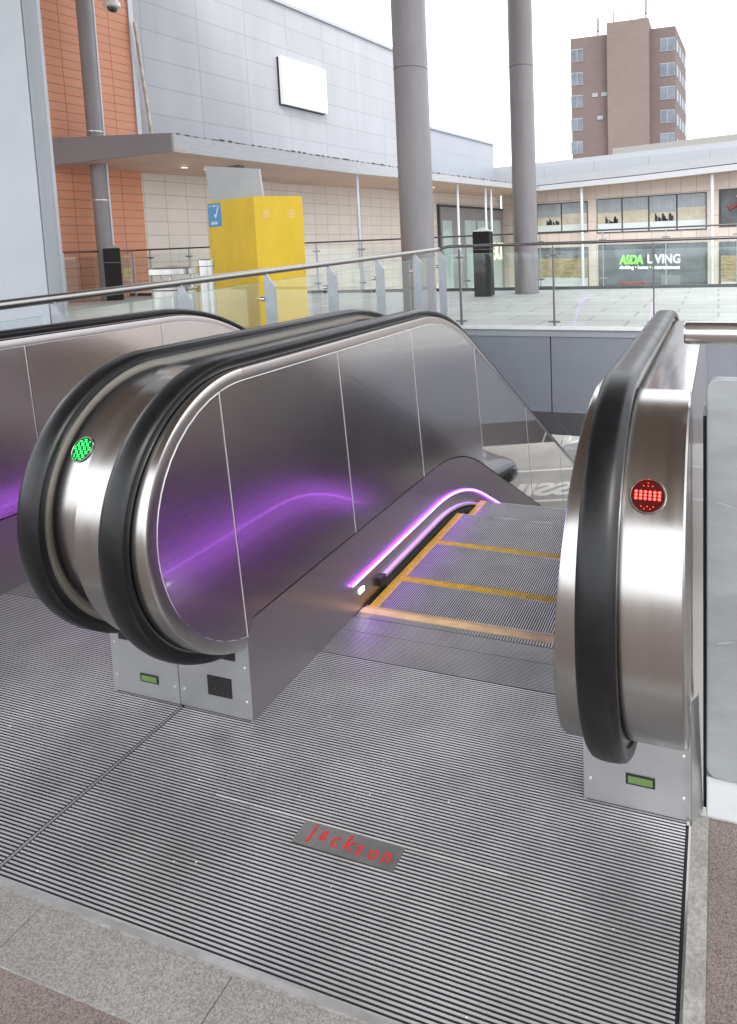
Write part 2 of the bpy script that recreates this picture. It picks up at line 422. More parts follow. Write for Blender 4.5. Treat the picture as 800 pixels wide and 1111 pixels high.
    lm = MB().box((min(xs, xs + lane * .003), 2.215, .066), (max(xs, xs + lane * .003), 2.25, .082)).build('comb_lamp', mat('comb_lamp_white', (.9, .95, 1), .3, emit=((.85, .95, 1), 6.)), root)
    # lower front box under the newel
    xl, xr = min(xs, xo), max(xs, xo); yb = 1.571
    fb = MB(); fb.box((xl + .001, yb, .003), (xr - .001, yb + .02, .315))
    if flare: fb.prism([(xo, yb, .003), (xo + flare, yb + .035, .003), (xo + flare * .6, yb + .03, .315), (xo, yb, .315)], (0, .012, 0))
    box = fb.build('newel_base', BOXST, root)
    MB().box((xl + .012, yb + .0205, .005), (xr - .012, yc + .5, .31)).build('base_core', SKIRT, root)
    cx = (xl + xr) / 2
    mb = MB(); mb.box((xh - .036, yb - .003, .186), (xh + .052 * max(lane, .7), yb + .001, .235)); mb.build('handrail_inlet', BLACK, root)
    for sx in (xl + .018, xr - .018):
        for z in (.06, .17, .27):
            b = [Vector((sx + .0035 * cos(k * pi / 4), yb - .0015, z + .0035 * sin(k * pi / 4))) for k in range(8)]; MB().prism(b, (0, .003, 0)).build('screw', TRIM, box)
    if display:
        dx, dz = display
        dp = MB().box((dx - .036, yb - .002, dz - .014), (dx + .036, yb + .004, dz + .014)).build('display', BLACK, root)
        sc2 = MB().box((dx - .030, yb - .0035, dz - .009), (dx + .030, yb, dz + .009)).build('display_screen', mat('lcd_green', (.07, .115, .04), .25, emit=((.30, .52, .16), .10), noise=(60, .15)), dp)
    if grille:
        gx, gz = grille
        gb = MB().box((gx - .045, yb - .001, gz - .032), (gx + .045, yb + .003, gz + .032)).build('vent', BLACK, root)
        sb = MB()
        for k in range(9): sb.box((gx - .043, yb - .004, gz - .030 + k * .007), (gx + .043, yb - .001, gz - .0275 + k * .007))
        sb.build('slats', mat('vent_slats', (.03, .03, .03), .4), gb)
    if light: indicator(root, light[0], yc, Rd, light[1], light[2], light[3], light[4])

def ribs_y(x0, x1, y0, y1, z, pitch, duty, dep, mats2, name, parent, zf=None):
    """plate with ribs running along x (profile steps in y)"""
    v = []; f = []; fm = []; n = int(round((y1 - y0) / pitch)); pitch = (y1 - y0) / n; y = y0; prof = []
    for i in range(n):
        a = y0 + i * pitch; b = a + pitch * duty; e = a + pitch
        prof += [(a, z), (b, z), (b + .0005, z - dep), (e - .0005, z - dep)]
    prof.append((y1, z))
    for (yy, zz) in prof: v += [(x0, yy, zz), (x1, yy, zz)]
    for i in range(len(prof) - 1): f.append((2 * i, 2 * i + 1, 2 * i + 3, 2 * i + 2)); fm.append(0 if i % 4 == 0 else 1)
    k = len(v); v += [(x0, y0, z - .03), (x1, y0, z - .03), (x1, y1, z - .03), (x0, y1, z - .03)]
    m = len(prof) * 2
    f += [(k, k + 3, k + 2, k + 1), (0, k, k + 1, 1), (m - 2, m - 1, k + 2, k + 3)]; fm += [1, 0, 0]
    me = bpy.data.meshes.new(name); me.from_pydata(v, [], f)
    for q in mats2: me.materials.append(q)
    me.polygons.foreach_set('material_index', fm)
    o = bpy.data.objects.new(name, me); col.objects.link(o); o.parent = parent
    return o

def step_mesh(xa, xb, d, hgt):
    """one step: cleated tread and riser, origin at the near top edge"""
    v = []; f = []; fm = []
    pitch = .0094; x = xa; prof = []; n = int(round((xb - xa) / pitch)); pitch = (xb - xa) / n
    for i in range(n):
        a = xa + i * pitch; prof += [(a, 0), (a + pitch * .48, 0), (a + pitch * .5, -.011), (a + pitch * .98, -.011)]
    prof.append((xb, 0))
    for (xx, zz) in prof: v += [(xx, 0, zz), (xx, d, zz), (xx, d + (.0 if zz == 0 else -.006), -hgt)]
    for i in range(len(prof) - 1):
        f.append((3 * i, 3 * i + 3, 3 * i + 4, 3 * i + 1)); fm.append(0 if i % 4 == 0 else 1)
        f.append((3 * i + 1, 3 * i + 4, 3 * i + 5, 3 * i + 2)); fm.append(0 if i % 4 == 0 else 1)
    me = bpy.data.meshes.new('step'); me.from_pydata(v, [], f); me.materials.append(STEP); me.materials.append(STEPG)
    me.polygons.foreach_set('material_index', fm)
    return me
def edge_mesh(xa, xb, d):
    """yellow demarcation: near strip and both side strips, cleated like the tread"""
    mb = MB(); pitch = .0094; n = int(round((xb - xa) / pitch)); pitch = (xb - xa) / n
    for i in range(n):
        a = xa + i * pitch; y1 = .034 + (.005 if i % 2 else 0)
        mb.box((a - .0002, -.001, -.004), (a + pitch * .62, y1, .0016))
    mb.box((xa, -.001, -.011), (xb, .030, -.0035))
    for (p, q) in ((xa, xa + .042), (xb - .042, xb)):
        nn = 4; w = (q - p) / nn
        for k in range(nn): mb.box((p + k * w, .036, -.004), (p + k * w + w * .7, d - .002, .0018))
        mb.box((p, .036, -.010), (q, d - .002, -.003))
    me = bpy.data.meshes.new('step_edging'); me.from_pydata([tuple(q) for q in mb.v], [], mb.f); me.materials.append(YEL)
    return me

def steps(root, xa, xb, y_first, dz_extra=0):
    d = .367; me = step_mesh(xa, xb, d, .235); ed = edge_mesh(xa, xb, d)
    k = -1
    while True:
        y = y_first + d * k; z = P(y + .183) - .004
        if y > 10.2: break
        s = bpy.data.objects.new('step', me); col.objects.link(s); s.parent = root; s.location = (0, y, z)
        e = bpy.data.objects.new('step_edging', ed); col.objects.link(e); e.parent = s
        k += 1

def landing(root, xa, xb, nameplate=None):
    y0, y1 = .978, 1.941
    ribs_y(xa, xb, y0, y1 - .002, 0, .0091, .53, .0045, [RIB, GROOVE], 'landing_plate', root)
    ribs_y(xa, xb, y1 + .0015, 2.082, -.0005, .0068, .66, .0018, [RIBWORN, GROOVE], 'landing_plate', root)
    ribs_y(xa, xb, 2.0845, 2.170, -.0005, .0068, .66, .0018, [RIBWORN, GROOVE], 'comb_plate', root)

def comb(root, xa, xb):
    mb = MB(); mb.box((xa, 2.2025, -.02), (xb, 2.236, .0015)); n = int((xb - xa) / .0094); p = (xb - xa) / n
    for i in range(n): mb.prism([(xa + i * p + p * .52, 2.236, -.006), (xa + i * p + p * .96, 2.236, -.006), (xa + i * p + p * .96, 2.236, .001), (xa + i * p + p * .52, 2.236, .001)], (0, .022, -.002))
    mb.build('comb', COMB, root)
    # ribbed lead-in in front of the comb, cleats run towards the steps
    mb = MB(); n = int((xb - xa) / .011); p = (xb - xa) / n
    mb.box((xa, 2.172, -.03), (xb, 2.2015, -.003), 1)
    for i in range(n): mb.box((xa + i * p, 2.172, -.004), (xa + i * p + p * .6, 2.2015, 0), 0)
    mb.build('comb_lead_in', [RIBWORN, GROOVE], root)

red_pat = [(-.023 + i * .0092, -.006 + j * .0068, .0034) for i in range(6) for j in range(3)]
red_dim = [(x, y, .0009) for x, y in [(0, .026), (-.009, .020), (0, .020), (.009, .020), (-.012, -.022), (0, -.022), (.012, -.022), (-.006, -.027), (.006, -.027)]]
RED = mat('red_leds', (.9, .05, .05), .4, emit=((1.0, .03, .02), 4.0)); GRN = mat('green_leds', (.05, .9, .2), .4, emit=((.02, .75, .10), 1.6))
grn_pat = []
for j in range(-5, 6):
    for i in range(-5, 6):
        x, y = i * .0058 + (j % 2) * .0029, j * .0055
        if x * x + y * y < .030 ** 2 and (i + j) % 3: grn_pat.append((x, y, .0021))

escA = empty('escalator', 'escalator at right with a red stop light and red lettering on its floor plate', 'escalator', (0, 0, 0), group='escalators side by side')
side(escA, +1, -1.335, -1.438, -1.606, 1.672, -1.375, [1.57, 2.212, 2.853, 3.70, 4.76, 5.85, 7.0, 8.5, 10.0], grille=(-1.450, .092))
side(escA, -1, -.325, -.222, -.060, 1.648, -.285, [1.57, 2.212, 2.853, 3.70, 4.76, 5.85, 7.0, 8.5, 10.0],
     light=(-.134, 39.5, 'red', red_pat + red_dim, RED), display=(-.182, .082), flare=.026)
steps(escA, -1.318, -.342, 2.478)
landing(escA, -1.592, -.073)
comb(escA, -1.332, -.328)
MB().box((-.0715, .972, -.03), (-.066, 1.56, -.004)).build('edge_gap', BLACK, escA)
MB().box((-.0655, .972, -.03), (-.060, 1.56, .001)).build('edge_trim', STEEL, escA)
MB().box((-1.6055, .972, -.03), (-1.6025, 1.568, -.0025)).box((-1.5965, .972, -.03), (-1.5935, 1.568, -.0025)).build('joint_gap', BLACK, escA)
MB().box((-1.6022, .972, -.03), (-1.5968, 1.568, .0008)).build('joint_trim', RIBWORN, escA)
# name plate with red script
pl = MB().prism([(-.975, 1.250, -.002), (-.702, 1.248, -.002), (-.702, 1.312, -.002), (-.975, 1.312, -.002)], (0, 0, .0032)).build('name_plate', mat('name_plate_steel', (.22, .215, .21), .4, .7, noise=(8, .25)), escA)
MB().prism([(-1.25, 1.3128, .0), (-.45, 1.3128, 0), (-.45, 1.3165, 0), (-1.25, 1.3165, 0)], (0, 0, .0012)).build('seam', mat('seam_alloy', (.52, .52, .52), .5, .2, noise=(9, .25)), escA)
ltr = mat('red_letters', (.50, .03, .025), .5, noise=(40, .3))
xpos = -.944
for ch, w, dy, rot, s in (('j', .022, .006, .10, .058), ('a', .032, .009, -.05, .050), ('c', .029, -.001, .12, .052), ('k', .033, .002, -.06, .054), ('s', .028, -.002, .08, .050), ('o', .033, -.004, 0, .050), ('n', .03, -.003, .0, .052)):
    text('letter', ch, s, ltr, pl, Matrix.Translation((xpos, 1.266 + dy, .0014)) @ Matrix.Rotation(rot, 4, 'Z'), .0006, .0007, .1)
    xpos += w + .0035

escB = empty('escalator', 'stainless escalator at the left edge with a round green light on its newel drum', 'escalator', (0, 0, 0), group='escalators side by side')
side(escB, -1, -1.878, -1.802, -1.607, 1.735, -1.838, [1.60, 2.235, 2.875, 3.70, 4.76, 5.85, 7.0, 8.5, 10.0],
     light=(-1.705, 34, 'green', grn_pat, GRN), display=(-1.725, .068))
side(escB, +1, -2.88, -2.975, -3.15, 1.68, -2.92, [1.57, 2.155, 2.92, 3.70, 4.76, 5.85, 7.0, 8.5, 10.0])
steps(escB, -2.863, -1.895, 2.478)
landing(escB, -3.14, -1.606)
comb(escB, -2.877, -1.881)

# ------------------------------------------------------------------ ground and decks
GRAN_D = mat('brown_granite', (.175, .15, .136), .75, speck=(260, (.45, .42, .42), (1.55, 1.5, 1.5)), noise=(5, .12), bump=(250, .25, (1, 1, 1)))
GRAN_L = mat('grey_granite', (.235, .225, .215), .75, speck=(230, (.6, .6, .6), (1.4, 1.4, 1.4)), noise=(4, .1), bump=(220, .25, (1, 1, 1)))
CONC = mat('concrete', (.30, .29, .275), .85, noise=(16, .2), speck=(90, (.75, .75, .75), (1.2, 1.2, 1.2)), bump=(90, .4, (1, 1, 1)))
mb = MB(); mb.box((-12, -14, -.35), (-3.155, 1.57, -.001)).box((-3.1545, -14, -.35), (-.0205, .8375, -.001)).box((-.020, -14, -.35), (6, 1.60, -.001))
tag(mb.build('floor', GRAN_D), kind='structure')
# border slabs along the landing
mb = MB(); x = -3.15
for x2 in (-2.75, -2.16, -1.408, -.905, -.30):
    mb.box((x + .0015, .8405, -.03), (x2 - .0015, .958, .0015), 0); x = x2
o = mb.build('border_paving', [GRAN_L]); tag(o, kind='structure')
mb = MB(); mb.box((-3.15, .8375, -.035), (-.0205, .8403, -.0005)).box((-3.15, .9582, -.035), (-.0205, .9775, -.0008)).box((-.298, .8405, -.03), (-.0205, .958, .0010)).box((-.0598, .9775, -.035), (-.0205, 1.60, .0008))
tag(mb.build('mortar_strip', CONC), kind='structure')
mb = MB(); mb.box((-3.15, .9655, -.03), (-.06, .9772, .0012))
tag(mb.build('edge_frame', mat('edge_frame_alloy', (.6, .6, .6), .4, .8, noise=(12, .2))), kind='structure')
mb = MB(); mb.box((-3.155, .9775, -.6), (-.02, 1.60, -.0351)); tag(mb.build('pit_floor', BLACK), kind='structure')

TILE = mat('deck_paving', (.50, .50, .48), .7, noise=(1.2, .12), grid=(1.2, .6, .022, (.66, .66, .66), 'xy', .5), var=.1, bump=(60, .1, (1, 1, 1)))
FA = atz(65, 322, .26); FB = atz(800, 311, .26); fdir = (FB - FA); fdir.z = 0; fdir.normalize()
def fy(x): return FA.y + (x - FA.x) * fdir.y / fdir.x
mb = MB()
mb.prism([(-24, 8.9, .26), (9, 8.9, .26), (9, fy(9) + .12, .26), (-24, fy(-24) + .12, .26)], (0, 0, -.30))
mb.add([(-24, 2.4, .055), (-3.66, 2.4, .055), (-3.66, 8.8995, .26), (-24, 8.8995, .26), (-24, 2.4, -.3), (-3.66, 2.4, -.3), (-3.66, 8.8995, -.3), (-24, 8.8995, -.3)],
       [(0, 1, 2, 3), (4, 7, 6, 5), (0, 4, 5, 1), (1, 5, 6, 2), (3, 2, 6, 7), (0, 3, 7, 4)])
tag(mb.build('upper_deck', TILE), kind='structure')
mb = MB(); mb.box((-24, 1.5705, -.3), (-3.66, 2.3995, .05)); tag(mb.build('side_landing', TILE), kind='structure')

PLINTH = mat('void_panels', (.21, .225, .26), .55, noise=(1.5, .06), spec=.4)
W = empty('void_wall', 'blue grey panelled edge wall below the far glass railing', 'wall', (-3.66, 8.9, 0))
lw = W.location
def wl(mb, a, b, mi=0): return mb.box((a[0] - lw.x, a[1] - lw.y, a[2]), (b[0] - lw.x, b[1] - lw.y, b[2]), mi)
mb = MB(); wl(mb, (-3.66, 8.84, .222), (9, 8.8995, .268)); mb.build('ledge', mat('ledge_white', (.72, .73, .74), .5, noise=(6, .08)), W)
mb = MB(); wl(mb, (-3.66, 8.87, .125), (9, 8.8985, .2215)); mb.build('edge_band', mat('edge_band_grey', (.30, .32, .35), .5, noise=(3, .06)), W)
x = -3.66
for x2 in (-2.181, -.70, .78, 2.26, 3.74, 5.2, 6.7, 8.2):
    mb = MB(); wl(mb, (x + .008, 8.885, -.93), (x2 - .008, 8.8985, .123)); mb.build('wall_panel', PLINTH, W); x = x2
mb = MB(); wl(mb, (-3.66, 8.8987, -.96), (9, 8.9400, .1215)); mb.build('wall_backing', BLACK, W)
# slanting lower band
v = []; mb = MB(); x = -3.66
for x2 in (-2.181, -.70, .78, 2.26, 3.74):
    g = .008
    mb.add([(x + g - lw.x, -.015, -.935), (x2 - g - lw.x, -.015, -.935), (x2 + .2 - g - lw.x, .16, -1.30), (x + .2 + g - lw.x, .16, -1.30),
            (x + g - lw.x, .03, -.935), (x2 - g - lw.x, .03, -.935), (x2 + .2 - g - lw.x, .20, -1.30), (x + .2 + g - lw.x, .20, -1.30)],
           [(0, 1, 2, 3), (7, 6, 5, 4), (0, 4, 5, 1), (1, 5, 6, 2), (2, 6, 7, 3), (3, 7, 4, 0)]); x = x2
mb.build('soffit_band', mat('soffit_band_metal', (.22, .21, .225), .45, .3, noise=(1, .08)), W)

# side wall of the void below the left railing
mb = MB(); mb.box((-3.66, 1.6, -1.0), (-3.645, 8.84, .03)); tag(mb.build('side_wall', PLINTH), 'blue grey panel wall below the left glass railing', 'wall')
# street below
ASPH = mat('street_asphalt', (.43, .42, .395), .85, noise=(.7, .22), speck=(60, (.85, .85, .85), (1.15, 1.15, 1.15)))
mb = MB(); mb.box((-400, -200, -4.8), (400, 600, -4.5)); tag(mb.build('street', ASPH), kind='structure')
MARK = mat('road_paint', (.85, .84, .80), .7, noise=(9, .12))
mb = MB(); mb.box((-.3, 15.30, -4.4975), (6.5, 15.42, -4.4935)).box((-.3, 17.6, -4.4975), (6.5, 17.72, -4.4935))
rmk = tag(mb.build('road_marking', MARK), 'white bay lines painted on the street below', 'road marking')
text('painted_letters', 'SSIK', 1.2, MARK, rmk, Matrix.Translation((.45, 15.75, -4.496)), .002, .05, 0, .90)

# ------------------------------------------------------------------ roof over the landing, brown boarded soffit
SOFF = mat('roof_soffit', (.185, .135, .108), .6, grid=(3.0, .30, .012, (.5, .5, .5), 'xy', .5), var=.15, noise=(1, .15))
RF = empty('canopy_roof', 'brown boarded canopy roof carried by the round columns, above the picture', 'roof', (-6, 4, 11.0))
MB().box((-14, -15, 0), (9, 10.8, .12)).build('soffit', SOFF, RF); MB().box((-14.1, -15.1, .1205), (9.1, 10.9, .55)).build('roof_slab', mat('roof_grey', (.35, .36, .38), .6, noise=(2, .1)), RF)

# round columns
COLM = mat('column_paint', (.25, .235, .245), .45, noise=(3, .13, (1, 1, .25)), rnoise=(3, .35, .5, (1, 1, 1)))
def column(px, py, yb, r, lab, zt=11.0, joints=()):
    b = atz(px, py, .26) if yb is None else at(px, py, yb)
    o = empty('round_column', lab, 'column', (b.x, b.y, .24), group='round columns carrying the canopy roof')
    mb = MB(); mb.lathe([(r, 0), (r, zt - .24)], (0, 0, 0), 40); mb.build('shaft', COLM, o, smooth=True)
    for z in joints:
        j = MB(); j.lathe([(r - .01, z - .008), (r + .003, z - .008), (r + .003, z + .008), (r - .01, z + .012)], (0, 0, 0), 40)
        j.build('joint_ring', TRIM if len(joints) > 1 else mat('ring_grey', (.13, .125, .13), .5), o, smooth=True)
    mb = MB(); mb.lathe([(r + .03, 0), (r + .03, .03), (r + .005, .035)], (0, 0, 0), 40); mb.build('base_collar', COLM, o, smooth=True)
    return o, b
c1, b1 = column(455, 300, 10.0, .27, 'grey round column behind the left end of the glass railing, thickest in view', joints=(3.93,))
c2, b2 = column(572, 318, None, .27, 'grey round column standing on the deck beside the black square post', joints=(5.0,))
c3, b3 = column(119, 325, None, .19, 'grey round column carrying the dome camera in front of the orange wall', joints=(2.55, 4.25))
# pipe on the left column
mb = MB(); mb.tube([(.18, .09, .1), (.18, .09, 10.5)], .022, 8); mb.build('conduit', mat('pipe_white', (.7, .7, .7), .4), c3, smooth=True)
# dome camera
dc = at(122, 6, 12.9)
cc = empty('dome_camera', 'white dome security camera fixed to the left round column', 'camera', tuple(dc))
mb = MB(); mb.lathe([(.02, .12), (.13, .12), (.17, .06), (.17, -.02), (.12, -.04)], (0, 0, 0), 24); mb.build('housing', mat('camera_white', (.75, .75, .75), .4), cc, smooth=True)
mb = MB(); mb.lathe([(.115, -.041), (.11, -.09), (.08, -.13), (.03, -.15)], (0, 0, 0), 24); mb.build('dome', mat('dome_dark', (.01, .01, .012), .05, coat=1), cc, smooth=True)
mb = MB(); mb.tube([(-.10, 0, .08), (-.36, .12, .08)], .05, 10); mb.build('arm', mat('camera_white'), cc, smooth=True)

# big pier at the left edge
PIER = mat('pier_panel', (.50, .53, .57), .5, noise=(1.2, .05), rnoise=(2, .4, .55, (1, 1, 1)))
PE = empty('cladded_pier', 'wide pale grey cladded pier at the left edge behind the handrail', 'pier', (-9.0, 6.2, .1))
pr = at(64, 320, 6.2); x1 = pr.x + 9.0 - .05
r = .22; prof = [(-2.6, 0, 0), (x1 - .135, 0, 0)]
MB().prism([(-2.6, 0, 0), (x1 - .135, 0, 0), (x1 - .135, .25, 0), (-2.6, .25, 0)], (0, 0, 10.9)).build('pier_face', PIER, PE)
pts = [(x1 - .118, .02, 0), (x1 - .11, 0, 0)] + [(x1 - .10 + .10 * sin(R(a)), .10 - .10 * cos(R(a)), 0) for a in range(0, 91, 10)] + [(x1 - .118, .10, 0)]
MB().prism(pts, (0, 0, 10.9)).build('rounded_corner', mat('pier_corner', (.33, .35, .38), .5, noise=(1.2, .05)), PE)
MB().box((x1 - .1345, .03, 0), (x1 - .1185, .09, 10.9)).build('shadow_gap', BLACK, PE)

# ------------------------------------------------------------------ glass railings
RAILM = mat('rail_steel', (.34, .325, .31), .28, 1.)
RAILD = mat('rail_steel_dark', (.17, .16, .155), .32, 1.)
POSTM = mat('post_steel', (.40, .42, .45), .4, .8, noise=(9, .1))
GLASS = glassmat('railing_glass', (.962, .985, .976), .1, ((.8, .9, .86), .012))
GEDGE = mat('glass_edge', (.25, .50, .42), .2)
RX = -3.78
LR = empty('glass_railing', 'glass railing with steel tube handrail and slanted fin posts, rising from the left edge', 'railing', (RX, 2.2, 0))
posts_y = [1.98, 2.98, 3.984, 4.977, 5.979, 7.003, 8.042, 8.86]
rz = lambda y: 1.167 + (y - 2.98) * .0308
fz = lambda y: .055 + (y - 2.4) * .0315 if y < 8.9 else .26
mb = MB(); mb.tube([(0, y - 2.2, rz(y)) for y in [1.0, 3, 6, 8.9]], .028, 14); mb.build('handrail', RAILM, LR, smooth=True)
for y in posts_y:
    z1 = rz(y) - .02; z0 = -.1
    mb = MB(); mb.prism([(-.005, 0, z0), (.105, 0, z0), (.105, 0, z1 - .11), (.02, 0, z1), (-.005, 0, z1)], (0, .016, 0))
    p = mb.build('fin_post', POSTM, LR); p.location = (0, y - 2.2 - .008, 0)
    mb = MB()
    for zz in (z1 - .22, .35): mb.tube([(-.005, .008, zz), (-.045, .008, zz)], .022, 12)
    mb.build('glass_clamp', STEEL, p, smooth=True)
for a, b in zip(posts_y[:-1], posts_y[1:]):
    a2, b2_ = a + .03, b - .03
    mb = MB(); mb.prism([(-.035, a2 - 2.2, fz(a) + .06), (-.035, b2_ - 2.2, fz(b) + .06), (-.035, b2_ - 2.2, rz(b2_) - .10), (-.035, a2 - 2.2, rz(a2) - .10)], (-.010, 0, 0))
    g = mb.build('glass_panel', GLASS, LR)
    mb = MB(); mb.prism([(-.0345, a2 - 2.2, rz(a2) - .0995), (-.0345, b2_ - 2.2, rz(b2_) - .0995), (-.0455, b2_ - 2.2, rz(b2_) - .0995), (-.0455, a2 - 2.2, rz(a2) - .0995)], (0, 0, .003)); mb.build('glass_edge', GEDGE, g)

FR = empty('glass_railing', 'glass railing with thin flat posts along the far edge of the escalator opening', 'railing', (-3.6, 8.95, .26))
fx = FR.location
mb = MB(); zr = 1.385
mb.tube([(RX - fx.x, -.09, rz(8.86)-.26), (RX + .12 - fx.x, -.01, zr - .26), (6 - fx.x, 0, zr + .03 - .26)], .021, 12); mb.build('handrail', RAILD, FR, smooth=True)
pxs = [-3.496, -2.135, -.80, .55, 1.9, 3.25]
for x in pxs:
    X = x - fx.x; mb = MB()
    mb.prism([(X - .008, -.03, -.03), (X - .008, .03, -.03), (X - .008, .025, zr - .34), (X - .008, .0, zr - .285), (X - .008, -.012, zr - .285), (X - .008, -.03, zr - .36)], (.016, 0, 0))
    p = mb.build('flat_post', mat('dark_post', (.16, .16, .17), .4, .8), FR)
    mb = MB()
    for zz in (zr - .26 - .16, .06):
        for s in (-1, 1): mb.tube([(X + s * .012, 0, zz), (X + s * .05, 0, zz)], .016, 10)
        mb.box((X - .085, -.014, zz - .012), (X + .085, -.006, zz + .012))
    mb.build('glass_clamp', mat('clamp_steel', (.3, .3, .31), .35, .9), p, smooth=True)
xs_ = [RX + .08] + pxs
for a, b in zip(xs_[:-1], xs_[1:]):
    mb = MB(); mb.box((a + .02 - fx.x, -.005, .03), (b - .02 - fx.x, .005, zr - .26 - .11)); g = mb.build('glass_panel', GLASS, FR)
    MB().box((a + .02 - fx.x, -.0055, zr - .26 - .1095), (b - .02 - fx.x, .0055, zr - .26 - .1065)).build('glass_edge', GEDGE, g)

# outer railing at the far side of the deck
OR = empty('outer_railing', 'low glass railing along the outer edge of the deck in front of the shops', 'railing', tuple(FA), math.atan2(fdir.y, fdir.x))
flen = (FB - FA).length
rh = lambda s: 1.22 + s * .0105
mb = MB(); mb.tube([(s, 0, rh(s)) for s in (-4, 0, 6, 12, flen, flen + 6)], .022, 10); mb.build('handrail', mat('outer_rail_steel', (.14, .13, .13), .4, .8), OR, smooth=True)
kb = MB(); kb.box((-4, -.06, -.01), (flen + 6, .06, .07)); kb.build('kerb', mat('dark_kerb', (.07, .08, .085), .5, noise=(5, .2)), OR)
def fence_s(px):
    r = ray(px, 300); n = Vector((-fdir.y, fdir.x, 0)); t = n.dot(FA - C0) / n.dot(r); return (C0 + r * t - FA).dot(fdir)
ss = [fence_s(p) for p in (-60, 17, 72, 122, 165, 207, 287, 345, 394, 446, 507, 587, 655, 723, 800, 880)]
for s in ss:
    mb = MB(); mb.box((s - .012, -.02, .07), (s + .012, .02, rh(s) - .02)); p = mb.build('rail_post', mat('fence_post_grey', (.42, .45, .46), .4, .5), OR)
    mb = MB()
    for z in (.25, rh(s) - .22): mb.box((s - .09, -.03, z - .02), (s + .09, .03, z + .02))
    mb.build('glass_clamp', mat('clamp_steel'), p)
for a, b in zip(ss[:-1], ss[1:]):
    MB().box((a + .03, -.006, .13), (b - .03, .006, 1.14)).build('glass_panel', GLASS, OR)

s3 = fence_s(150); q0 = Vector((s3, 0, 0)); Rf = Matrix.Rotation(-math.atan2(fdir.y, fdir.x), 3, 'Z')
q1 = Rf @ (Vector((-14.7, 11.8, .26)) - FA); q1.z = 0; qd = q1 - q0
MB().tube([q0 + Vector((0, 0, rh(s3))), q1 + Vector((0, 0, rh(s3) - .02))], .022, 10).build('handrail', MATS['outer_rail_steel'], OR, smooth=True)
for t_ in (.05, .5, .93):
    c_ = q0 + qd * t_; p = MB().box((c_.x - .02, c_.y - .02, 0), (c_.x + .02, c_.y + .02, rh(s3) - .02)).build('rail_post', MATS['fence_post_grey'], OR)
MB().prism([q0 + qd * .04 + Vector((0, 0, .13)), q1 + Vector((0, 0, .13)), q1 + Vector((0, 0, 1.12)), q0 + qd * .04 + Vector((0, 0, 1.12))], (.006, .006, 0)).build('glass_panel', GLASS, OR)

# ------------------------------------------------------------------ shopping building
OC = Vector((-12.118, 38.0, 0)); dL = Vector((.13916855, .99026871, 0)); dR = Vector((.94896873, -.31537019, 0))
nL = Vector((dL.y, -dL.x, 0)); nR = Vector((dR.y, -dR.x, 0))        # towards the viewer
nL = nL if nL.dot(C0 - OC) > 0 else -nL; nR = nR if nR.dot(C0 - OC) > 0 else -nR
def on(px, py, d, off=0.):
    n = nL if d is dL else nR; O = OC + n * off; r = ray(px, py); t = n.dot(O - C0) / n.dot(r); p = C0 + r * t
    return (p - O).dot(d), p.z
BL = empty('shopping_centre', 'two storey shopping centre wing with orange and white cladding and a grey panelled upper wall', 'building', tuple(OC), math.atan2(dL.y, dL.x))
BR = empty('shopping_centre', 'two storey shopping centre wing with stone cladding and shop windows at right', 'building', tuple(OC), math.atan2(dR.y, dR.x))
# in the local frames x runs along the wall; local -y (left wing) faces the viewer
sgnL = -1 if (Matrix.Rotation(math.atan2(dL.y, dL.x), 3, 'Z') @ Vector((0, -1, 0))).dot(nL) > 0 else 1
sgnR = -1 if (Matrix.Rotation(math.atan2(dR.y, dR.x), 3, 'Z') @ Vector((0, -1, 0))).dot(nR) > 0 else 1
def wbox(name, root, sg, s0, s1, z0, z1, out, thick, m, parent=None):
    """box on a wall: its face stands `out` metres towards the viewer of the wall plane"""
    a, b = sorted((sg * out, sg * (out - thick)))
    return MB().box((s0, a, z0), (s1, b, z1)).build(name, m, parent or root)
ORU = mat('orange_cladding', (.68, .30, .18), .6, grid=(1.32, .218, .008, (.45, .4, .4), 'xz', .0), var=.04, noise=(1, .06))
WHC = mat('white_stone_cladding', (.72, .66, .60), .65, grid=(.70, .385, .009, (.6, .56, .54), 'xz', .0), var=.05, noise=(1, .05))
GRC = mat('grey_cladding', (.39, .395, .418), .45, grid=(1.9, .765, .018, (.78, .78, .78), 'xz', .0), var=.05, noise=(1.2, .07, (1, 1, .15)))
STC = mat('pink_stone_cladding', (.66, .57, .50), .65, grid=(.78, 1.2, .014, (.6, .55, .52), 'xz', .0), var=.05, noise=(1, .05))
WHP = mat('white_coated_metal', (.62, .64, .67), .4, noise=(1.5, .05))
SOFW = mat('timber_soffit', (.62, .46, .37), .55, noise=(.8, .1), grid=(2.4, .5, .01, (.8, .8, .8), 'xy', .5))
FRM = mat('window_frame', (.09, .095, .10), .4, .5)
sOR = -23.15
wbox('orange_wall', BL, sgnL, -31, sOR, -4.5, 8.6, .012, .3, ORU)
wbox('white_wall', BL, sgnL, sOR, -.05, -4.5, 4.35, 0, .3, WHC)
wbox('upper_wall', BL, sgnL, sOR + .02, -7.72, 4.35, 9.9, .02, .3, GRC)
wbox('upper_wall', BL, sgnL, -7.68, -.82, 4.35, 6.95, .02, .3, mat('grey_cladding_plain', (.34, .36, .40), .45, noise=(.6, .03), grid=(3.8, 1.2, .03, (.85, .85, .85), 'xz', .0)))
wbox('corner_trim', BL, sgnL, sOR - .03, sOR + .10, 4.3, 9.95, .07, .1, WHP)
wbox('coping', BL, sgnL, sOR, -7.70, 9.9, 10.02, .1, .5, mat('coping_grey', (.38, .40, .43), .4))
wbox('coping', BL, sgnL, -7.69, -.80, 6.95, 7.04, .1, .5, mat('coping_grey'))
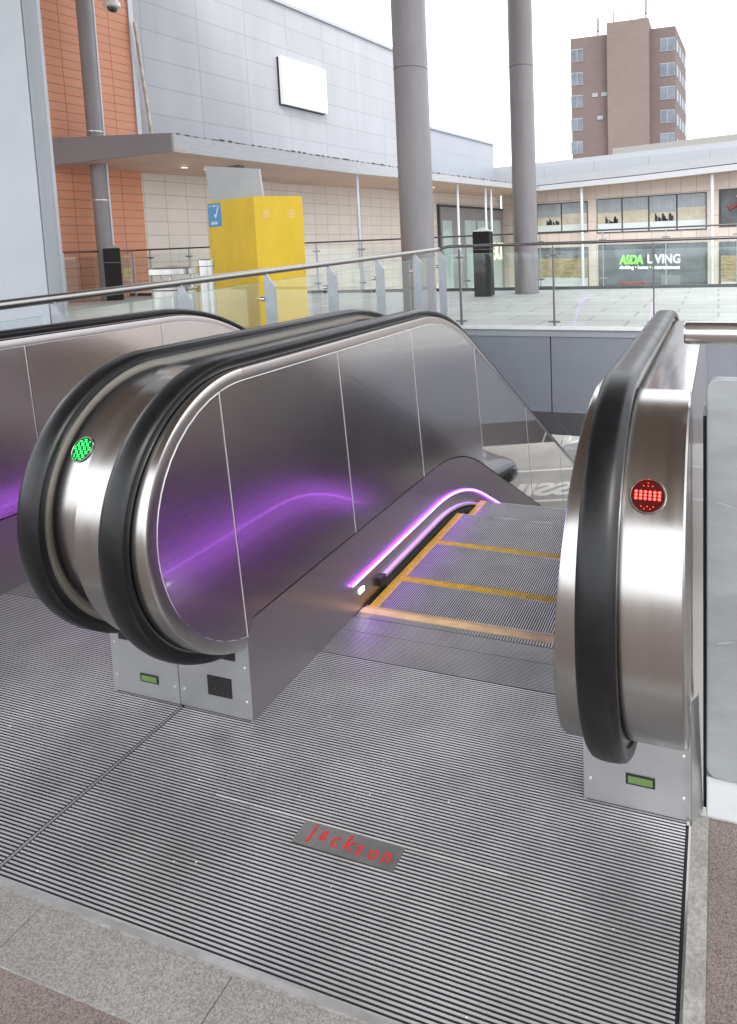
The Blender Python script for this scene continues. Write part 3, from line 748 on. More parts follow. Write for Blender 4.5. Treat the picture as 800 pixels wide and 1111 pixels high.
wbox('roof', BL, sgnL, sOR, -7.70, 9.3, 9.86, -.31, 12, mat('roof_grey')); wbox('roof', BL, sgnL, -7.69, -.8, 6.5, 6.9, -.31, 12, mat('roof_grey'))
# blank white sign board
s0, z1_ = on(300, 61, dL); s1, z0_ = on(351, 124, dL)
sb = wbox('sign_board', BL, sgnL, s0, s1, z0_, z1_, .22, .14, mat('blank_sign_white', (.80, .81, .83), .4, noise=(.8, .03)))
wbox('sign_backing', BL, sgnL, s0 - .03, s0 + .05, z0_ - .03, z1_ - .02, .075, .05, BLACK, sb); wbox('sign_backing', BL, sgnL, s0 - .03, s1, z0_ - .035, z0_ + .05, .076, .05, BLACK, sb)
# canopy of the left wing: fascia follows the slightly rising edge line
def strip(name, root, sg, pts_top, pts_bot, out, thick, m):
    """band whose outline is given as (s, z) lists"""
    a, b = sg * out, sg * (out - thick); mb = MB()
    for i in range(len(pts_top) - 1):
        q = [(pts_bot[i][0], a, pts_bot[i][1]), (pts_bot[i + 1][0], a, pts_bot[i + 1][1]), (pts_top[i + 1][0], a, pts_top[i + 1][1]), (pts_top[i][0], a, pts_top[i][1])]
        mb.prism(q, (0, b - a, 0))
    return mb.build(name, m, root)
ks = [(-24.45, 4.27, 3.85), (-17.2, 4.27, 3.87), (-12.6, 4.27, 3.98), (-4.8, 4.35, 4.12), (-1.2, 4.42, 4.17)]
FASC = mat('fascia_white', (.40, .415, .435), .45, noise=(3, .1, (1, 1, 6)), rnoise=(3, .3, .5, (1, 1, 1)))
strip('canopy_fascia', BL, sgnL, [(s, t) for s, t, b in ks], [(s, b) for s, t, b in ks], 3.0, .06, FASC)
mb = MB()
for (s, t, b), (s2, t2, b2x) in zip(ks[:-1], ks[1:]):
    q = [(s, sgnL * 2.94, b + .015), (s2, sgnL * 2.94, b2x + .015), (s2, 0, b2x - .15), (s, 0, b - .15)]
    mb.prism(q, (0, 0, .08))
mb.build('canopy_soffit', SOFW, BL)
mb = MB()
for (s, t, b), (s2, t2, b2x) in zip(ks[:-1], ks[1:]):
    mb.prism([(s, sgnL * 3.0, t), (s2, sgnL * 3.0, t2), (s2, 0, t2 + .1), (s, 0, t + .1)], (0, 0, .03))
mb.build('canopy_roof', mat('canopy_top', (.3, .31, .33), .5, noise=(2, .2)), BL)
# weathered dirt line on the fascia top
mb = MB()
for i in range(90):
    s = -24.3 + i * .26 + random.uniform(-.05, .05); mb.box((s, min(sgnL * 3.012, sgnL * 2.99), 4.272 + max(0, (s + 12.6)) * .0105), (s + random.uniform(.05, .22), max(sgnL * 3.012, sgnL * 2.99), 4.285 + random.uniform(0, .035) + max(0, (s + 12.6)) * .0105))
mb.build('gutter_grime', mat('grime', (.08, .075, .06), .9), BL)
# end face of the canopy, dark and tapered
Li = Matrix.Rotation(-math.atan2(dL.y, dL.x), 3, 'Z')
def toL(p): return Li @ (Vector(p) - OC)
A_ = toL((-12.55, 13.33, 0)); B_ = toL((-16.4, 12.0, 0))
mb = MB(); mb.prism([(A_.x, A_.y, 3.85), (A_.x, A_.y, 4.29), (B_.x, B_.y, 4.22), (B_.x, B_.y, 3.50)], (.06, 0, 0)); mb.build('canopy_end', mat('canopy_end_taupe', (.22, .20, .205), .5, noise=(1, .05)), BL)
mb = MB(); A2 = A_; mb.prism([(A_.x + .06, A_.y, 3.88), (-20, sgnL * 2.94, 3.87), (-20, 0, 3.73), (B_.x + .06, B_.y, 3.56)], (0, 0, .06)); mb.build('canopy_soffit', SOFW, BL)
mb = MB()
for (px, py) in ((149, 172), (200, 181), (225, 183), (470, 203), (500, 202)):
    p = on(px, py, dL, 1.6); mb.lathe([(.09, 0), (.09, .02)], (p[0], sgnL * 1.6, p[1] - .03), 14)
mb.build('downlights', mat('downlight_lit', (1, .95, .8), .4, emit=((1, .92, .75), .35)), BL)
# slim canopy posts
for px in (390, 498, 528, 534):
    s, _ = on(px, 250, dL, 2.7); MB().lathe([(.055, -4.5), (.055, 4.0)], (s, sgnL * 2.7, 0), 14).build('canopy_post', mat('post_white', (.60, .63, .66), .4), BL, smooth=True)
# diagonal pipe on the grey wall
s0, z0_ = on(146, 24, dL, .2); s1, z1_ = on(164, 141, dL, .2)
MB().tube([(s0, sgnL * .2, z0_), (s1, sgnL * .2, z1_ - .1)], .045, 8).build('stay_rod', mat('rusty_white', (.55, .5, .45), .6, noise=(4, .35)), BL, smooth=True)
# entrance with grey frame and tall glass
GLS = mat('shop_glass', (.30, .38, .38), .06, 0., spec=.8, noise=(.7, .2))
s0, zt = on(475, 223, dL); s1 = on(546, 223, dL)[0]
e = wbox('entrance', BL, sgnL, s0, s1, -4.5, 3.27, .10, .1, mat('entrance_grey', (.27, .265, .28), .5, noise=(1, .05)))
wbox('frame', BL, sgnL, s0 - .1, s0, -4.5, 3.37, .14, .14, FRM, e); wbox('frame', BL, sgnL, s1, s1 + .1, -4.5, 3.37, .14, .14, FRM, e); wbox('frame', BL, sgnL, s0 - .1, s1 + .1, 3.2705, 3.38, .139, .13, FRM, e)
for (pa, pb, zt) in ((478, 488, 2.6), (502, 514, 2.65), (516, 528, 2.65), (530, 541, 2.7)):
    a = on(pa, 240, dL)[0]; b = on(pb, 240, dL)[0]; wbox('glazing', BL, sgnL, a, b, -4.4, zt, .13, .03, mat('entrance_glass', (.44, .56, .54), .08, spec=.7, noise=(.8, .12)), e)
# NEXT fascia letters, half hidden by the square post
s0, zb = on(497, 279, dL, 1.2)
ntx = mat('cream_letters', (.80, .78, .55), .4, emit=((1, .96, .7), .5))
rotL = Matrix(((1, 0, 0, 0), (0, 0, 1 if sgnL > 0 else -1, 0), (0, 1, 0, 0), (0, 0, 0, 1)))
NXS = (on(546, 281, dL, .4)[0] - on(527, 281, dL, .4)[0]) / (2.55 * 1.3)
text('sign_letters', 'NEXT', 1.3, ntx, BL, Matrix.Translation((on(527, 281, dL, .4)[0], sgnL * .4, on(540, 281, dL, .4)[1])) @ (Matrix.Rotation(R(90), 4, 'X')), .03, .02, 0, NXS)

# ---- right wing
wbox('stone_wall', BR, sgnR, .06, 40, -4.5, 4.7, 0, .3, STC)
wbox('parapet_wall', BR, sgnR, -.6, 40, 4.71, 5.55, .1, .4, mat('parapet_panels', (.40, .42, .45), .45, grid=(3.1, 1.4, .03, (.8, .8, .8), 'xz', 0), var=.03))
wbox('parapet_cap', BR, sgnR, -.6, 40, 5.5505, 5.80, .02, .4, mat('parapet_cap_grey', (.42, .43, .46), .4))
s6 = on(664, 165, dR)[0]; wbox('upper_parapet', BR, sgnR, s6, 40, 5.8005, 6.12, -.1, .4, mat('parapet_beige', (.32, .315, .29), .5))
wbox('roof', BR, sgnR, .5, 40, 5.0, 5.5, -.31, 12, mat('roof_grey'))
kr = []
for (px, pt_, pb_) in ((548, 197, 210.5), (580, 194, 207.5), (690, 181, 197), (800, 167, 184.5)):
    a_ = on(px, pt_, dR, .7); kr.append((a_[0], a_[1], on(px, pb_, dR, .7)[1]))
q_ = kr[-1]; kr.append((q_[0] + 14, q_[1] + .1, q_[2] + .1)); kr[0] = (-.6, kr[0][1], kr[0][2])
strip('canopy_fascia', BR, sgnR, [(s, t) for s, t, b in kr], [(s, b + (t - b) * .46) for s, t, b in kr], .7, .06, FASC)
strip('shadow_line', BR, sgnR, [(s, b + (t - b) * .46 - .003) for s, t, b in kr], [(s, b + (t - b) * .38) for s, t, b in kr], .66, .04, mat('shadow_gap_grey', (.12, .12, .13), .6))
strip('canopy_gutter', BR, sgnR, [(s, b + (t - b) * .38) for s, t, b in kr], [(s, b) for s, t, b in kr], .82, .10, mat('gutter_white', (.50, .515, .53), .4))
mb = MB()
for (s, t, b), (s2, t2, b2x) in zip(kr[:-1], kr[1:]): mb.prism([(s, sgnR * .64, b + .03), (s2, sgnR * .64, b2x + .03), (s2, 0, b2x + .02), (s, 0, b + .02)], (0, 0, .05))
mb.build('canopy_soffit', SOFW, BR)
for px in (632, 773):
    s, _ = on(px, 250, dR, .55); MB().lathe([(.08, -4.5), (.08, 4.3)], (s, sgnR * .55, 0), 14).build('canopy_post', mat('post_white'), BR, smooth=True)
BLIND = mat('blind_grey', (.30, .33, .35), .5, noise=(.9, .2), grid=(.22, 9, .01, (.8, .8, .8), 'xz', 0))
INTER = mat('lit_interior', (.32, .30, .245), .6, noise=(1.2, .35), emit=((.8, .70, .50), .10)); FROST = mat('frosted_band', (.60, .66, .66), .4, noise=(2, .05))
DARKI = mat('interior_clutter', (.03, .03, .035), .6)
def window(s0, s1, z0, z1, n, rnd, low=False):
    w = wbox('window', BR, sgnR, s0, s1, z0, z1, .03, .02, FRM); dx = (s1 - s0) / n
    for k in range(n):
        a, b = s0 + k * dx + .045, s0 + (k + 1) * dx - .045
        if not low:
            h = z1 - z0; wbox('pane', BR, sgnR, a, b, z0 + .05, z0 + h * .27, .045, .014, FROST, w)
            zb = z0 + h * (.5 + .12 * rnd.random()) if k % 2 == 0 else z0 + h * .62
            wbox('pane', BR, sgnR, a, b, z0 + h * .27 + .003, zb, .042, .011, INTER, w); wbox('pane', BR, sgnR, a, b, zb + .003, z1 - .05, .044, .013, BLIND, w)
            if k % 2 == 0:
                for q in range(6):
                    u = a + (b - a) * rnd.uniform(.04, .78); hh = rnd.uniform(.06, .26); ww = (b - a) * rnd.uniform(.05, .18); yy = sgnR * .049; zb0 = z0 + h * .275
                    MB().prism([(u, yy, zb0), (u + ww, yy, zb0), (u + ww, yy, zb0 + h * hh * .6), (u + ww * .6, yy, zb0 + h * hh * .62), (u + ww * .55, yy, zb0 + h * hh * .9), (u, yy, zb0 + h * hh * .85)], (0, -sgnR * .006, 0)).build('shelf_goods', DARKI, w)
    return w
rnd = random.Random(3)
g = lambda px, py: on(px, py, dR)
window(2.5, 5.75, 1.85, 3.50, 2, rnd); window(6.3, 12.2, 1.76, 3.55, 4, rnd)
w3 = wbox('window', BR, sgnR, 12.80, 17.5, 1.85, 3.62, .03, .02, FRM)
wbox('pane', BR, sgnR, 12.9, 17.4, 1.92, 3.55, .045, .013, mat('poster_dark', (.10, .11, .12), .3, noise=(1.5, .4)), w3)
# poster figure: jumping player silhouette, red top, pale legs
mb = MB(); P0 = (13.9, sgnR * .05, 2.75)
def pp(u, w_): return (P0[0] + u, sgnR * .052, P0[2] + w_)
mb.tube([pp(-.15, .3), pp(.1, .05), pp(.2, -.1)], [.14, .17, .13], 8, 0); mb.tube([pp(-.1, .2), pp(-.55, -.1), pp(-.7, .1)], [.07, .06, .04], 8, 0)
mb.tube([pp(.15, -.1), pp(.55, -.35), pp(.9, -.7)], [.11, .09, .06], 8, 1); mb.tube([pp(.15, -.1), pp(.1, -.55), pp(-.2, -.75)], [.11, .08, .05], 8, 1); mb.lathe([(.02, -.09), (.1, 0), (.02, .1)], pp(-.22, .48), 10, 1)
po = mb.build('poster_picture', [mat('poster_red', (.28, .03, .03), .6), mat('poster_skin', (.45, .30, .24), .6)], BR, smooth=True)
po.parent = w3
# lower shop windows
LG = mat('lower_shop_glass', (.105, .125, .145), .12, spec=.7, noise=(.6, .45, (1, 1, 2.2)))
SHELF = mat('shelf_lights', (.22, .17, .09), .5, noise=(5, .9, (.5, 1, 4)), emit=((.75, .58, .25), .10))
w = wbox('window', BR, sgnR, 2.5, 5.75, -1.15, 1.05, .03, .02, FRM)
wbox('pane', BR, sgnR, 2.55, 5.7, .45, 1.0, .045, .014, LG, w); wbox('pane', BR, sgnR, 2.55, 5.7, -.62, .447, .044, .013, SHELF, w); wbox('pane', BR, sgnR, 2.55, 5.7, -1.1, -.623, .045, .014, FROST, w)
w = wbox('window', BR, sgnR, 6.35, 12.24, -1.05, 1.15, .03, .02, FRM)
pane = wbox('pane', BR, sgnR, 6.42, 12.18, -.98, 1.10, .045, .014, LG, w)
rotX = Matrix.Rotation(R(90), 4, 'X')
gm = mat('green_letters', (.20, .62, .10), .4, emit=((.22, .8, .12), .35)); wm = mat('white_letters', (.85, .87, .88), .4, emit=((1, 1, 1), .25))
text('sign_letters', 'ASDA', .62, gm, w, Matrix.Translation((7.62, sgnR * .07, .13)) @ rotX, .02, .028, .12, .84, .95)
text('sign_letters', 'LIVING', .62, wm, w, Matrix.Translation((9.15, sgnR * .07, .16)) @ rotX, .02, .012, 0, .88, 1.05)
text('sign_letters', 'clothing \u2022 home \u2022 entertainment', .27, wm, w, Matrix.Translation((7.6, sgnR * .07, -.14)) @ rotX, .015, .006, 0, .93, 1.)
wbox('display_stand', BR, sgnR, 9.9, 10.9, -.97, -.45, .07, .02, mat('stand_grey', (.2, .22, .24), .5), w); wbox('goods', BR, sgnR, 7.6, 9.2, -.97, -.78, .068, .02, mat('goods_red', (.25, .10, .10), .6, noise=(3, .4)), w)
w = wbox('window', BR, sgnR, 12.8, 17.5, -1.05, 1.15, .03, .02, FRM)
wbox('pane', BR, sgnR, 12.9, 17.4, .5, 1.1, .045, .014, LG, w); wbox('pane', BR, sgnR, 12.9, 17.4, -.75, .497, .044, .013, SHELF, w); wbox('pane', BR, sgnR, 12.9, 17.4, -1.0, -.753, .045, .014, FROST, w)

# ------------------------------------------------------------------ brick tower far behind
TY = 110
def tp(px, py, Y=TY): return at(px, py, Y)
a = tp(619, 42); b = tp(733, 27)
BRK = mat('tower_brick', (.142, .104, .099), .85, noise=(.12, .12), grid=(.5, .16, .012, (.9, .85, .8), 'xz', .5), var=.12)
BRK2 = mat('tower_brick_core', (.175, .128, .12), .85, noise=(.1, .1), grid=(.5, .16, .012, (.9, .85, .8), 'xz', .5), var=.1)
TW = empty('brick_tower', 'tall brown brick tower block with a projecting windowless core and roof aerials', 'tower block', (a.x, TY, -4.5))
wd = b.x - a.x; hz = a.z + 4.5
MB().prism([(0, 0, 0), (wd, 0, 0), (wd + .9, 15, 0), (-1.2, 15, 0)], (0, 0, hz)).build('tower_body', BRK, TW)
ca = tp(660, 28); cb_ = tp(705, 22)
MB().box((ca.x - a.x, -1.6, 0), (cb_.x - a.x, 4, ca.z + 4.5)).build('core', BRK2, TW)
WG = mat('tower_glass', (.12, .14, .17), .35, noise=(.4, .4), spec=.4); WF = mat('tower_window_frame', (.25, .265, .28), .5)
for px, pys, wpx in ((626.5, (60, 85.5, 110, 135, 160, 184, 208), 13.0), (724.5, (48, 75, 100.5, 126, 151, 176, 200), 15.0)):
    for py in pys:
        p = tp(px, py); hw = wpx / FP * TY / 2; hh = .98
        f = MB().box((p.x - a.x - hw, -.08, p.z + 4.5 - hh), (p.x - a.x + hw, .05, p.z + 4.5 + hh)).build('window', WF, TW)
        g_ = MB()
        for q in (-1, 1): g_.box((p.x - a.x + q * hw * .5 - hw * .44, -.12, p.z + 4.5 - hh + .12), (p.x - a.x + q * hw * .5 + hw * .44, -.079, p.z + 4.5 + hh - .12))
        g_.build('pane', WG, f)
for (px, py) in ((646, 103), (656, 102), (651.5, 127.5)):
    p = tp(px, py); MB().box((p.x - a.x - .45, -.1, p.z + 4.5 - .3), (p.x - a.x + .45, .05, p.z + 4.5 + .3)).build('vent', WF, TW)
dx_ = Vector((.9, 15, 0)).normalized()
for i in range(7):
    for j in range(4):
        z = 38.4 + 4.5 - 3.9 * i - 6.2 + (TY - 110); q = Vector((wd, 0, 0)) + dx_ * (2.0 + j * 3.6)
        zc = hz - 2.6 - i * 3.75
        if zc < 3: continue
        m_ = MB(); u = dx_ * 1.1; nrm = Vector((.06, -.012, 0)); m_.prism([q - u + Vector((0, 0, zc - .9)), q + u + Vector((0, 0, zc - .9)), q + u + Vector((0, 0, zc + .9)), q - u + Vector((0, 0, zc + .9))], nrm)
        f = m_.build('window', WF, TW); m_ = MB(); u = dx_ * .95; o_ = Vector((.061, -.012, 0))
        m_.prism([q - u + o_ + Vector((0, 0, zc - .75)), q + u + o_ + Vector((0, 0, zc - .75)), q + u + o_ + Vector((0, 0, zc + .75)), q - u + o_ + Vector((0, 0, zc + .75))], nrm * .5); m_.build('pane', WG, f)
AER = mat('aerial_grey', (.22, .23, .25), .5, .3)
for px, py0, py1, rr in ((649, 36, 19, .20), (666, 27, 12, .17), (684, 25, -6, .14), (701, 22, -6, .20)):
    p0, p1 = tp(px, py0, TY + 1), tp(px, py1, TY + 1); m_ = MB(); X = p0.x - a.x
    m_.tube([(X, 1, p0.z + 3.0), (X, 1, p1.z + 4.5)], rr * .75, 6)
    if px in (649, 701): m_.box((X - rr, .7, (p0.z + p1.z) / 2 + 3.6), (X + rr, 1.3, p1.z + 4.3))
    if px == 684: m_.tube([(X, 1, p1.z + 2.5), (X - 2.1, 1, p0.z + 4)], .05, 5).tube([(X - .2, 1, p0.z + 5.2), (X + 2.4, 1, p0.z + 5.0)], .05, 5)
    m_.build('aerial', AER, TW)

# ------------------------------------------------------------------ objects on the deck
# yellow box
ya = at(275, 213, 7.6); yl = at(224, 217, 7.97); yr = at(328, 214, 7.97); zt = (ya.z + yl.z + yr.z) / 3
YEB = mat('yellow_box_paint', (.76, .50, .015), .5, noise=(2.2, .10, (1, 1, .4)), rnoise=(4, .4, .55, (1, 1, 1)))
YB_ = empty('yellow_enclosure', 'tall bright yellow box with a blue tick sticker behind the left railing', 'cabinet', (ya.x, ya.y, .20))
vl = Vector((yl.x - ya.x, yl.y - ya.y, 0)); vr = Vector((yr.x - ya.x, yr.y - ya.y, 0)); zz = zt - .20
body = MB().prism([Vector((0, 0, 0)), vr, vr + vl, vl], (0, 0, zz)).build('body', YEB, YB_); bevel(body, .006)
nl = Vector((vl.y, -vl.x, 0)).normalized(); nl = nl if nl.y < 0 else -nl; nr = Vector((vr.y, -vr.x, 0)).normalized(); nr = nr if nr.y < 0 else -nr
def quad(c, u, w, wd_, hh, nrm, t, mm, name, par):
    return MB().prism([c - u * wd_ - w * hh, c + u * wd_ - w * hh, c + u * wd_ + w * hh, c - u * wd_ + w * hh], nrm * t).build(name, mm, par)
ul = vl.normalized(); up = Vector((0, 0, 1)); lc = ul * (vl.length - .19) + up * (zz - .20)
stk = quad(lc, ul, up, .165, .165, nl, .003, mat('sticker_blue', (.05, .30, .60), .4), 'sticker', YB_)
WHS = mat('sticker_white', (.8, .82, .84), .4)
m_ = MB(); n3 = nl * .0045
def sp(u, w): return lc - ul * u * 1.6 + up * w * 1.25 + n3
m_.prism([sp(-.005, .0), sp(.02, -.045), sp(.075, .085), sp(.055, .09), sp(.020, -.005), sp(.008, .012)], nl * .001)
m_.prism([sp(-.085, .098), sp(.085, .098), sp(.085, .104), sp(-.085, .104)], nl * .001)
for k, (w0, h0) in enumerate(((-.085, .010), (-.105, .014))): m_.prism([sp(-.06, w0), sp(.045, w0), sp(.045, w0 + h0), sp(-.06, w0 + h0)], nl * .001)
m_.prism([sp(-.02, .101), sp(0, .09), sp(.02, .101), sp(0, .112)], nl * .0014)
m_.build('tick', WHS, stk)
ur = vr.normalized()
for f_ in (.24, .76):
    m_ = MB()
    for k in range(4):
        c = ur * (vr.length * f_) + up * (zz - .20 - k * .028) + nr * .001; m_.prism([c - ur * .04, c + ur * .04 + up * .01, c + ur * .04 + up * .020, c - ur * .04 + up * .010], nr * .006)
    m_.build('hinge_slots', mat('slot_pale', (.85, .62, .45), .5), YB_)
# leaning mirror-like panel behind it
p = [at(222, 180, 8.25), at(281, 183, 8.25), at(286, 216, 8.15), at(229, 218, 8.15)]
m_ = MB().prism([q - p[3] for q in p], (0, .03, 0)); o = m_.build('blank_panel', mat('grey_mirror_panel', (.48, .50, .51), .4, .1, noise=(1.5, .12)), loc=tuple(p[3]))
tag(o, 'plain pale grey panel standing on top of the yellow box', 'panel')
# ceiling camera bracket on the canopy soffit
sp_, zp_ = on(258, 172, dL, 2.2)
m_ = MB().box((-.12, -.12, -.25), (.12, .12, .05)).box((-.32, -.10, -.30), (.05, .10, -.18)); pw = OC + dL * sp_ + nL * 2.2
o = m_.build('soffit_camera', mat('camera_grey', (.2, .2, .2), .5), loc=(pw.x, pw.y, zp_ - .02)); tag(o, 'small dark camera bracket hanging from the left canopy soffit', 'camera'); bevel(o, .02)
# litter bin
bp = at(192, 330, 6.6); BINM = mat('bin_steel', (.55, .54, .53), .25, 1.)
LB = empty('litter_bin', 'round stainless litter bin with a raised ring lid beside the yellow box', 'litter bin', (bp.x, bp.y, .18))
zl = at(192, 291, 6.6).z - .18; zb = at(192, 311, 6.6).z - .18
MB().lathe([(.25, .0), (.27, .02), (.27, zb - .04), (.285, zb - .02), (.285, zb), (.25, zb + .002)], (0, 0, 0), 36).build('body', BINM, LB, smooth=True)
MB().lathe([(.295, zl - .07), (.305, zl - .065), (.305, zl), (.295, zl + .012), (.02, zl + .03)], (0, 0, 0), 36).build('lid', BINM, LB, smooth=True)
for k in range(3): MB().tube([(.19 * cos(k * 2.1 + .5), .19 * sin(k * 2.1 + .5), zb - .02), (.21 * cos(k * 2.1 + .5), .21 * sin(k * 2.1 + .5), zl - .04)], .012, 8).build('lid_strut', BINM, LB, smooth=True)
MB().box((-.07, -.276, .30), (.07, -.268, .42)).build('label', mat('label_red', (.55, .08, .06), .5, noise=(20, .3)), LB)
bp = at(227, 330, 6.5)
SB_ = empty('steel_bollard', 'tall stainless cylinder between the litter bin and the yellow box', 'bollard', (bp.x, bp.y, .18)); zl = at(227, 281, 6.5).z - .18
MB().lathe([(.085, 0), (.085, zl - .08), (.088, zl - .078), (.088, zl - .01), (.08, zl)], (0, 0, 0), 28).build('cylinder', BINM, SB_, smooth=True)
MB().lathe([(.089, zl - .085), (.0895, zl - .085), (.0895, zl - .078), (.089, zl - .078)], (0, 0, 0), 28).build('band', BLACK, SB_, smooth=True)
# black square posts
def square_post(pxl, pxr, pyb, pyt, lab, rz=.15):
    b = atz((pxl + pxr) / 2, pyb, .26); top = at((pxl + pxr) / 2, pyt, b.y).z; hw = (pxr - pxl) / FP * (b - C0).dot(Vector((AX.z, AY.z, AZ.z))) / 2
    o = empty('square_post', lab, 'post', (b.x, b.y - .1, .26), rz, group='black square posts on the deck')
    bd = MB().box((-hw, -hw, 0), (hw, hw, top - .26)).build('casing', mat('gloss_black', (.012, .012, .013), .45, noise=(3, .2), spec=.25), o); bevel(bd, .02)
    MB().box((-hw - .005, -hw - .005, (top - .26) * .72), (hw + .005, hw + .005, (top - .26) * .735)).build('band', mat('band_grey', (.12, .12, .12), .4), o)
    cp = MB().add([(-hw, -hw, top - .259), (hw, -hw, top - .259), (hw, hw, top - .259), (-hw, hw, top - .259), (0, 0, top - .17)], [(0, 1, 4), (1, 2, 4), (2, 3, 4), (3, 0, 4), (0, 3, 2, 1)]).build('cap', mat('cap_pale', (.4, .42, .42), .3), o)
square_post(121, 137, 325, 269, 'black square post beside the left round column', .84)
square_post(518.5, 537, 320.5, 251, 'black square post on the deck between the two right round columns', .1)
# small bollard by the left fence and dark lamp tube on the floor
b = atz(75, 322, .26)
o = MB().lathe([(.10, 0), (.10, 1.05), (.07, 1.14), (.02, 1.16)], (0, 0, 0), 18).build('thin_bollard', mat('bollard_grey', (.42, .42, .43), .4, .4), None, smooth=True, loc=(b.x, b.y - .4, .26)); tag(o, 'slim grey bollard in front of the orange wall', 'bollard')

# ------------------------------------------------------------------ right foreground: scuffed board, plinth, tube rail
BD = mat('scuffed_board', (.315, .335, .345), .45, .15, noise=(3.5, .17, (1, 1, 4)), rnoise=(4, .3, .55, (1, 1, 8)), bump=(9, .12, (.4, 1, 6)))
BO = empty('scuffed_panel', 'large pale grey scratched panel with rounded corners at the right edge', 'panel', (-.026, 1.585, 0))
z0, z1 = .115, 1.098; x1 = 1.1; rr = .03; pts = []
for cx_, cz_, a0 in ((rr, z1 - rr, 180), (x1 - rr, z1 - rr, 90), (x1 - rr, z0 + rr, 0), (rr, z0 + rr, -90)):
    for k in range(7): t = R(a0 - k * 15); pts.append((cx_ + rr * cos(t), 0, cz_ + rr * sin(t)))
bd = MB().prism(pts, (0, .03, 0)).build('board', BD, BO); bevel(bd, .004)
sc = MB(); rs = random.Random(5)
for k in range(16):
    x = rs.uniform(.02, .35); z = rs.uniform(.3, 1.05); l = rs.uniform(.02, .10); an = rs.uniform(-.5, .3)
    d_ = Vector((cos(an), 0, sin(an))); n_ = Vector((-sin(an), 0, cos(an))) * .0007; c_ = Vector((x, -.0004, z)); sc.prism([c_ - n_ * .3, c_ + d_ * l - n_ * .2, c_ + d_ * l * .6 + n_, c_ + n_], (0, .001, 0))
sc.build('scratches', mat('scratch_pale', (.55, .57, .59), .5), bd)
pb = MB().box((.0, .035, .003), (1.1, .10, .125)).box((-.0, .012, .003), (1.1, .0348, .108)).build('plinth', mat('plinth_white', (.55, .57, .58), .4, noise=(5, .1)), BO); bevel(pb, .004)
MB().box((-.008, .04, .003), (-.0005, .14, 1.0)).build('edge_seal', BLACK, BO)
TR = empty('tube_rail', 'thick stainless tube rail ending above the scuffed panel', 'handrail', (-.075, 1.60, 1.20))
MB().tube([(0, 0, 0), (.003, 0, 0), (1.4, 0, 0)], [.024, .0265, .0265], 28).build('tube', mat('tube_steel', (.66, .64, .62), .2, 1., rnoise=(4, .15, .28, (1, 20, 20))), TR, smooth=True)
MB().tube([(.145, 0, -.024), (.145, 0, -.048)], [.02, .012], 12).tube([(.145, 0, -.045), (.145, .03, -.09)], .009, 8).build('bracket', STEEL, TR, smooth=True)
MB().box((.12, .012, -.115), (.17, .03, -.085)).build('bracket_plate', STEEL, TR)
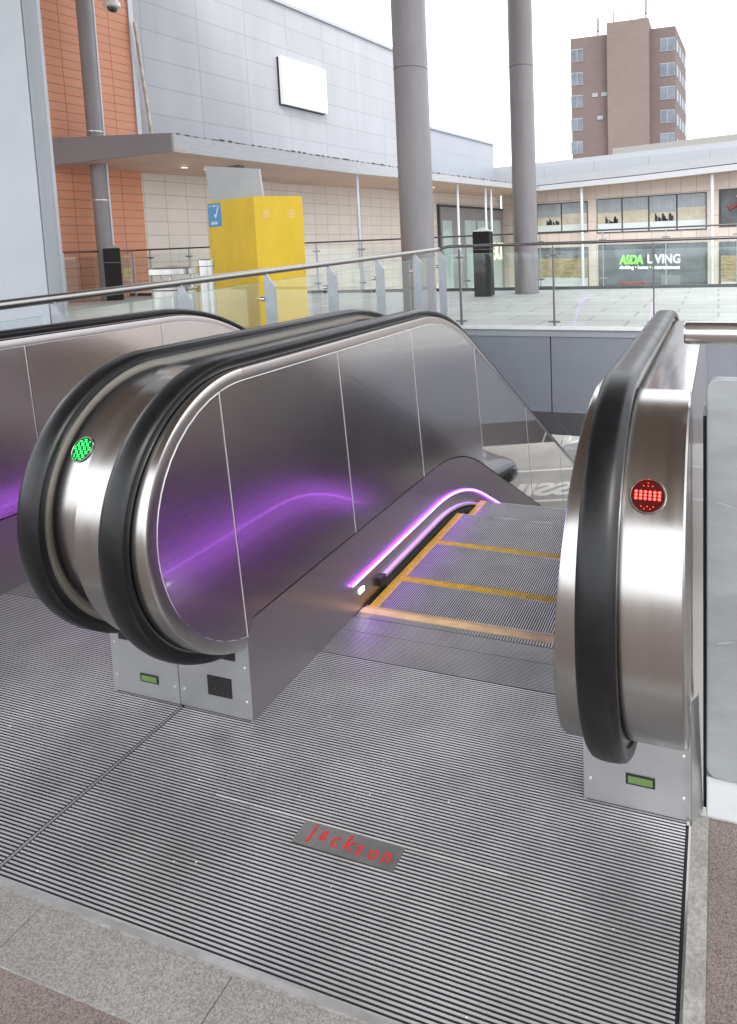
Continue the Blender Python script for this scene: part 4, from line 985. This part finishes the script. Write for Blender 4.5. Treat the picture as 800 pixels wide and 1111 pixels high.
# ------------------------------------------------------------------ cars on the street below
def make_car(label, loc, rz, paint):
    root = empty('parked_car', label, 'car', loc, rz, group='cars parked on the street below')
    sec = []   # stations along x: (x, half width, sill z, belt z, roof z, roof half width)
    st = [(-2.05, .62, .42, .62, .64, .5), (-1.95, .78, .30, .78, .80, .62), (-1.5, .84, .22, .86, .92, .68), (-1.0, .86, .20, .90, 1.00, .66), (-.45, .87, .20, .93, 1.38, .60), (.2, .87, .20, .94, 1.46, .60), (.9, .87, .20, .95, 1.44, .60), (1.5, .85, .22, .95, 1.15, .62), (1.9, .80, .28, .90, .95, .62), (2.02, .70, .40, .75, .80, .55)]
    v = []; f = []
    for (x, w, zs, zb, zr_, rw) in st:
        half = [(0, zs), (w * .85, zs), (w, zs + .12), (w * 1.0, (zs + zb) / 2), (w * .96, zb), (rw + (w - rw) * .35, zb + (zr_ - zb) * .5), (rw, zr_ - (zr_ - zb) * .08), (rw * .6, zr_), (0, zr_ + .01)]
        ring = [(x, y, z) for y, z in half] + [(x, -y, z) for y, z in half[-2:0:-1]]; v += ring
    m = 16; n = len(st)
    for i in range(n - 1):
        for k in range(m): f.append((i * m + k, i * m + (k + 1) % m, (i + 1) * m + (k + 1) % m, (i + 1) * m + k))
    f += [tuple(range(m))[::-1], tuple(range((n - 1) * m, n * m))]
    b = link_mesh('body', v, f, paint, root, smooth=True); ssf = b.modifiers.new('sub', 'SUBSURF'); ssf.levels = 2; ssf.render_levels = 2
    G = mat('car_glass', (.02, .025, .03), .08, coat=1)
    MB().add([(-.93, -.56, 1.03), (-.93, .56, 1.03), (-.42, .50, 1.40), (-.42, -.50, 1.40), (-.97, -.56, 1.03), (-.97, .56, 1.03), (-.46, .50, 1.42), (-.46, -.50, 1.42)], [(4, 5, 6, 7), (0, 3, 2, 1), (0, 4, 7, 3), (1, 2, 6, 5), (3, 7, 6, 2), (0, 1, 5, 4)]).build('windscreen', G, root)
    for s in (-1, 1):
        MB().prism([(-.72, s * .80, .99), (1.35, s * .80, 1.0), (.95, s * .64, 1.36), (-.28, s * .64, 1.36)], (0, s * .03, .0)).build('side_window', G, root)
        MB().lathe([(.02, .02), (.11, .03), (.13, 0), (.02, -.02)], (0, 0, 0), 16).build('headlight', mat('headlight_clear', (.7, .72, .75), .1, coat=1), root, smooth=True, loc=(-1.93, s * .56, .66))
        MB().prism([(-.62, s * .88, 1.0), (-.45, s * .88, 1.0), (-.45, s * 1.05, 1.0), (-.62, s * 1.05, 1.0)], (0, 0, .12)).build('mirror', paint, root)
        for x in (-1.28, 1.25):
            wv = []; w_ = MB()
            ring = [Vector((.30 * cos(k * pi / 12), 0, .30 * sin(k * pi / 12))) for k in range(24)]
            w_.prism(ring, (0, -s * .20, 0)); t_ = w_.build('tyre', mat('tyre_black', (.015, .015, .015), .7), root, smooth=True, loc=(x, s * .88, .31))
            r2 = MB(); r2.prism([q * .62 for q in ring], (0, s * .01, 0)); r2.build('rim', mat('wheel_alloy', (.5, .5, .52), .3, .9), t_)
    MB().box((-2.07, -.35, .42), (-2.03, .35, .58)).build('grille', BLACK, root)
    return root
make_car('dark grey hatchback mirrored in the escalator side panel', (3.9, 16.3, -4.5), R(25), mat('car_grey', (.10, .11, .13), .25, .5, coat=1))
make_car('pale blue hatchback standing behind the grey hatchback on the street', (6.2, 19.3, -4.5), R(25), mat('car_blue', (.35, .40, .48), .25, .3, coat=1))
make_car('white car with its wheel arch seen beyond the escalator', (-1.9, 17.3, -4.5), R(8), mat('car_white', (.75, .75, .75), .25, 0, coat=1))

# fine grit lying on the ribbed plates
rg = random.Random(11); mb = MB()
for k in range(170):
    x = rg.uniform(-2.9, -.1); y = rg.uniform(1.0, 2.1); sz = rg.choice((.0007, .0009, .0012, .002)) * rg.uniform(.7, 1.2); a = rg.uniform(0, 3)
    if -1.88 < x < -1.32 and y > 1.55: continue
    if -.34 < x and y > 1.55: continue
    mb.add([(x + sz * cos(a), y + sz * sin(a), .0003), (x + sz * cos(a + 2.1), y + sz * sin(a + 2.1), .0003), (x + sz * cos(a + 4.2) * 1.6, y + sz * sin(a + 4.2) * 1.6, .0003), (x, y, .0003 + sz * 1.2)], [(0, 1, 3), (1, 2, 3), (2, 0, 3), (0, 2, 1)])
tag(mb.build('grit', mat('grit_pale', (.7, .69, .65), .8)), 'scattered pale grit on the ribbed landing plates', 'grit', kind='stuff')
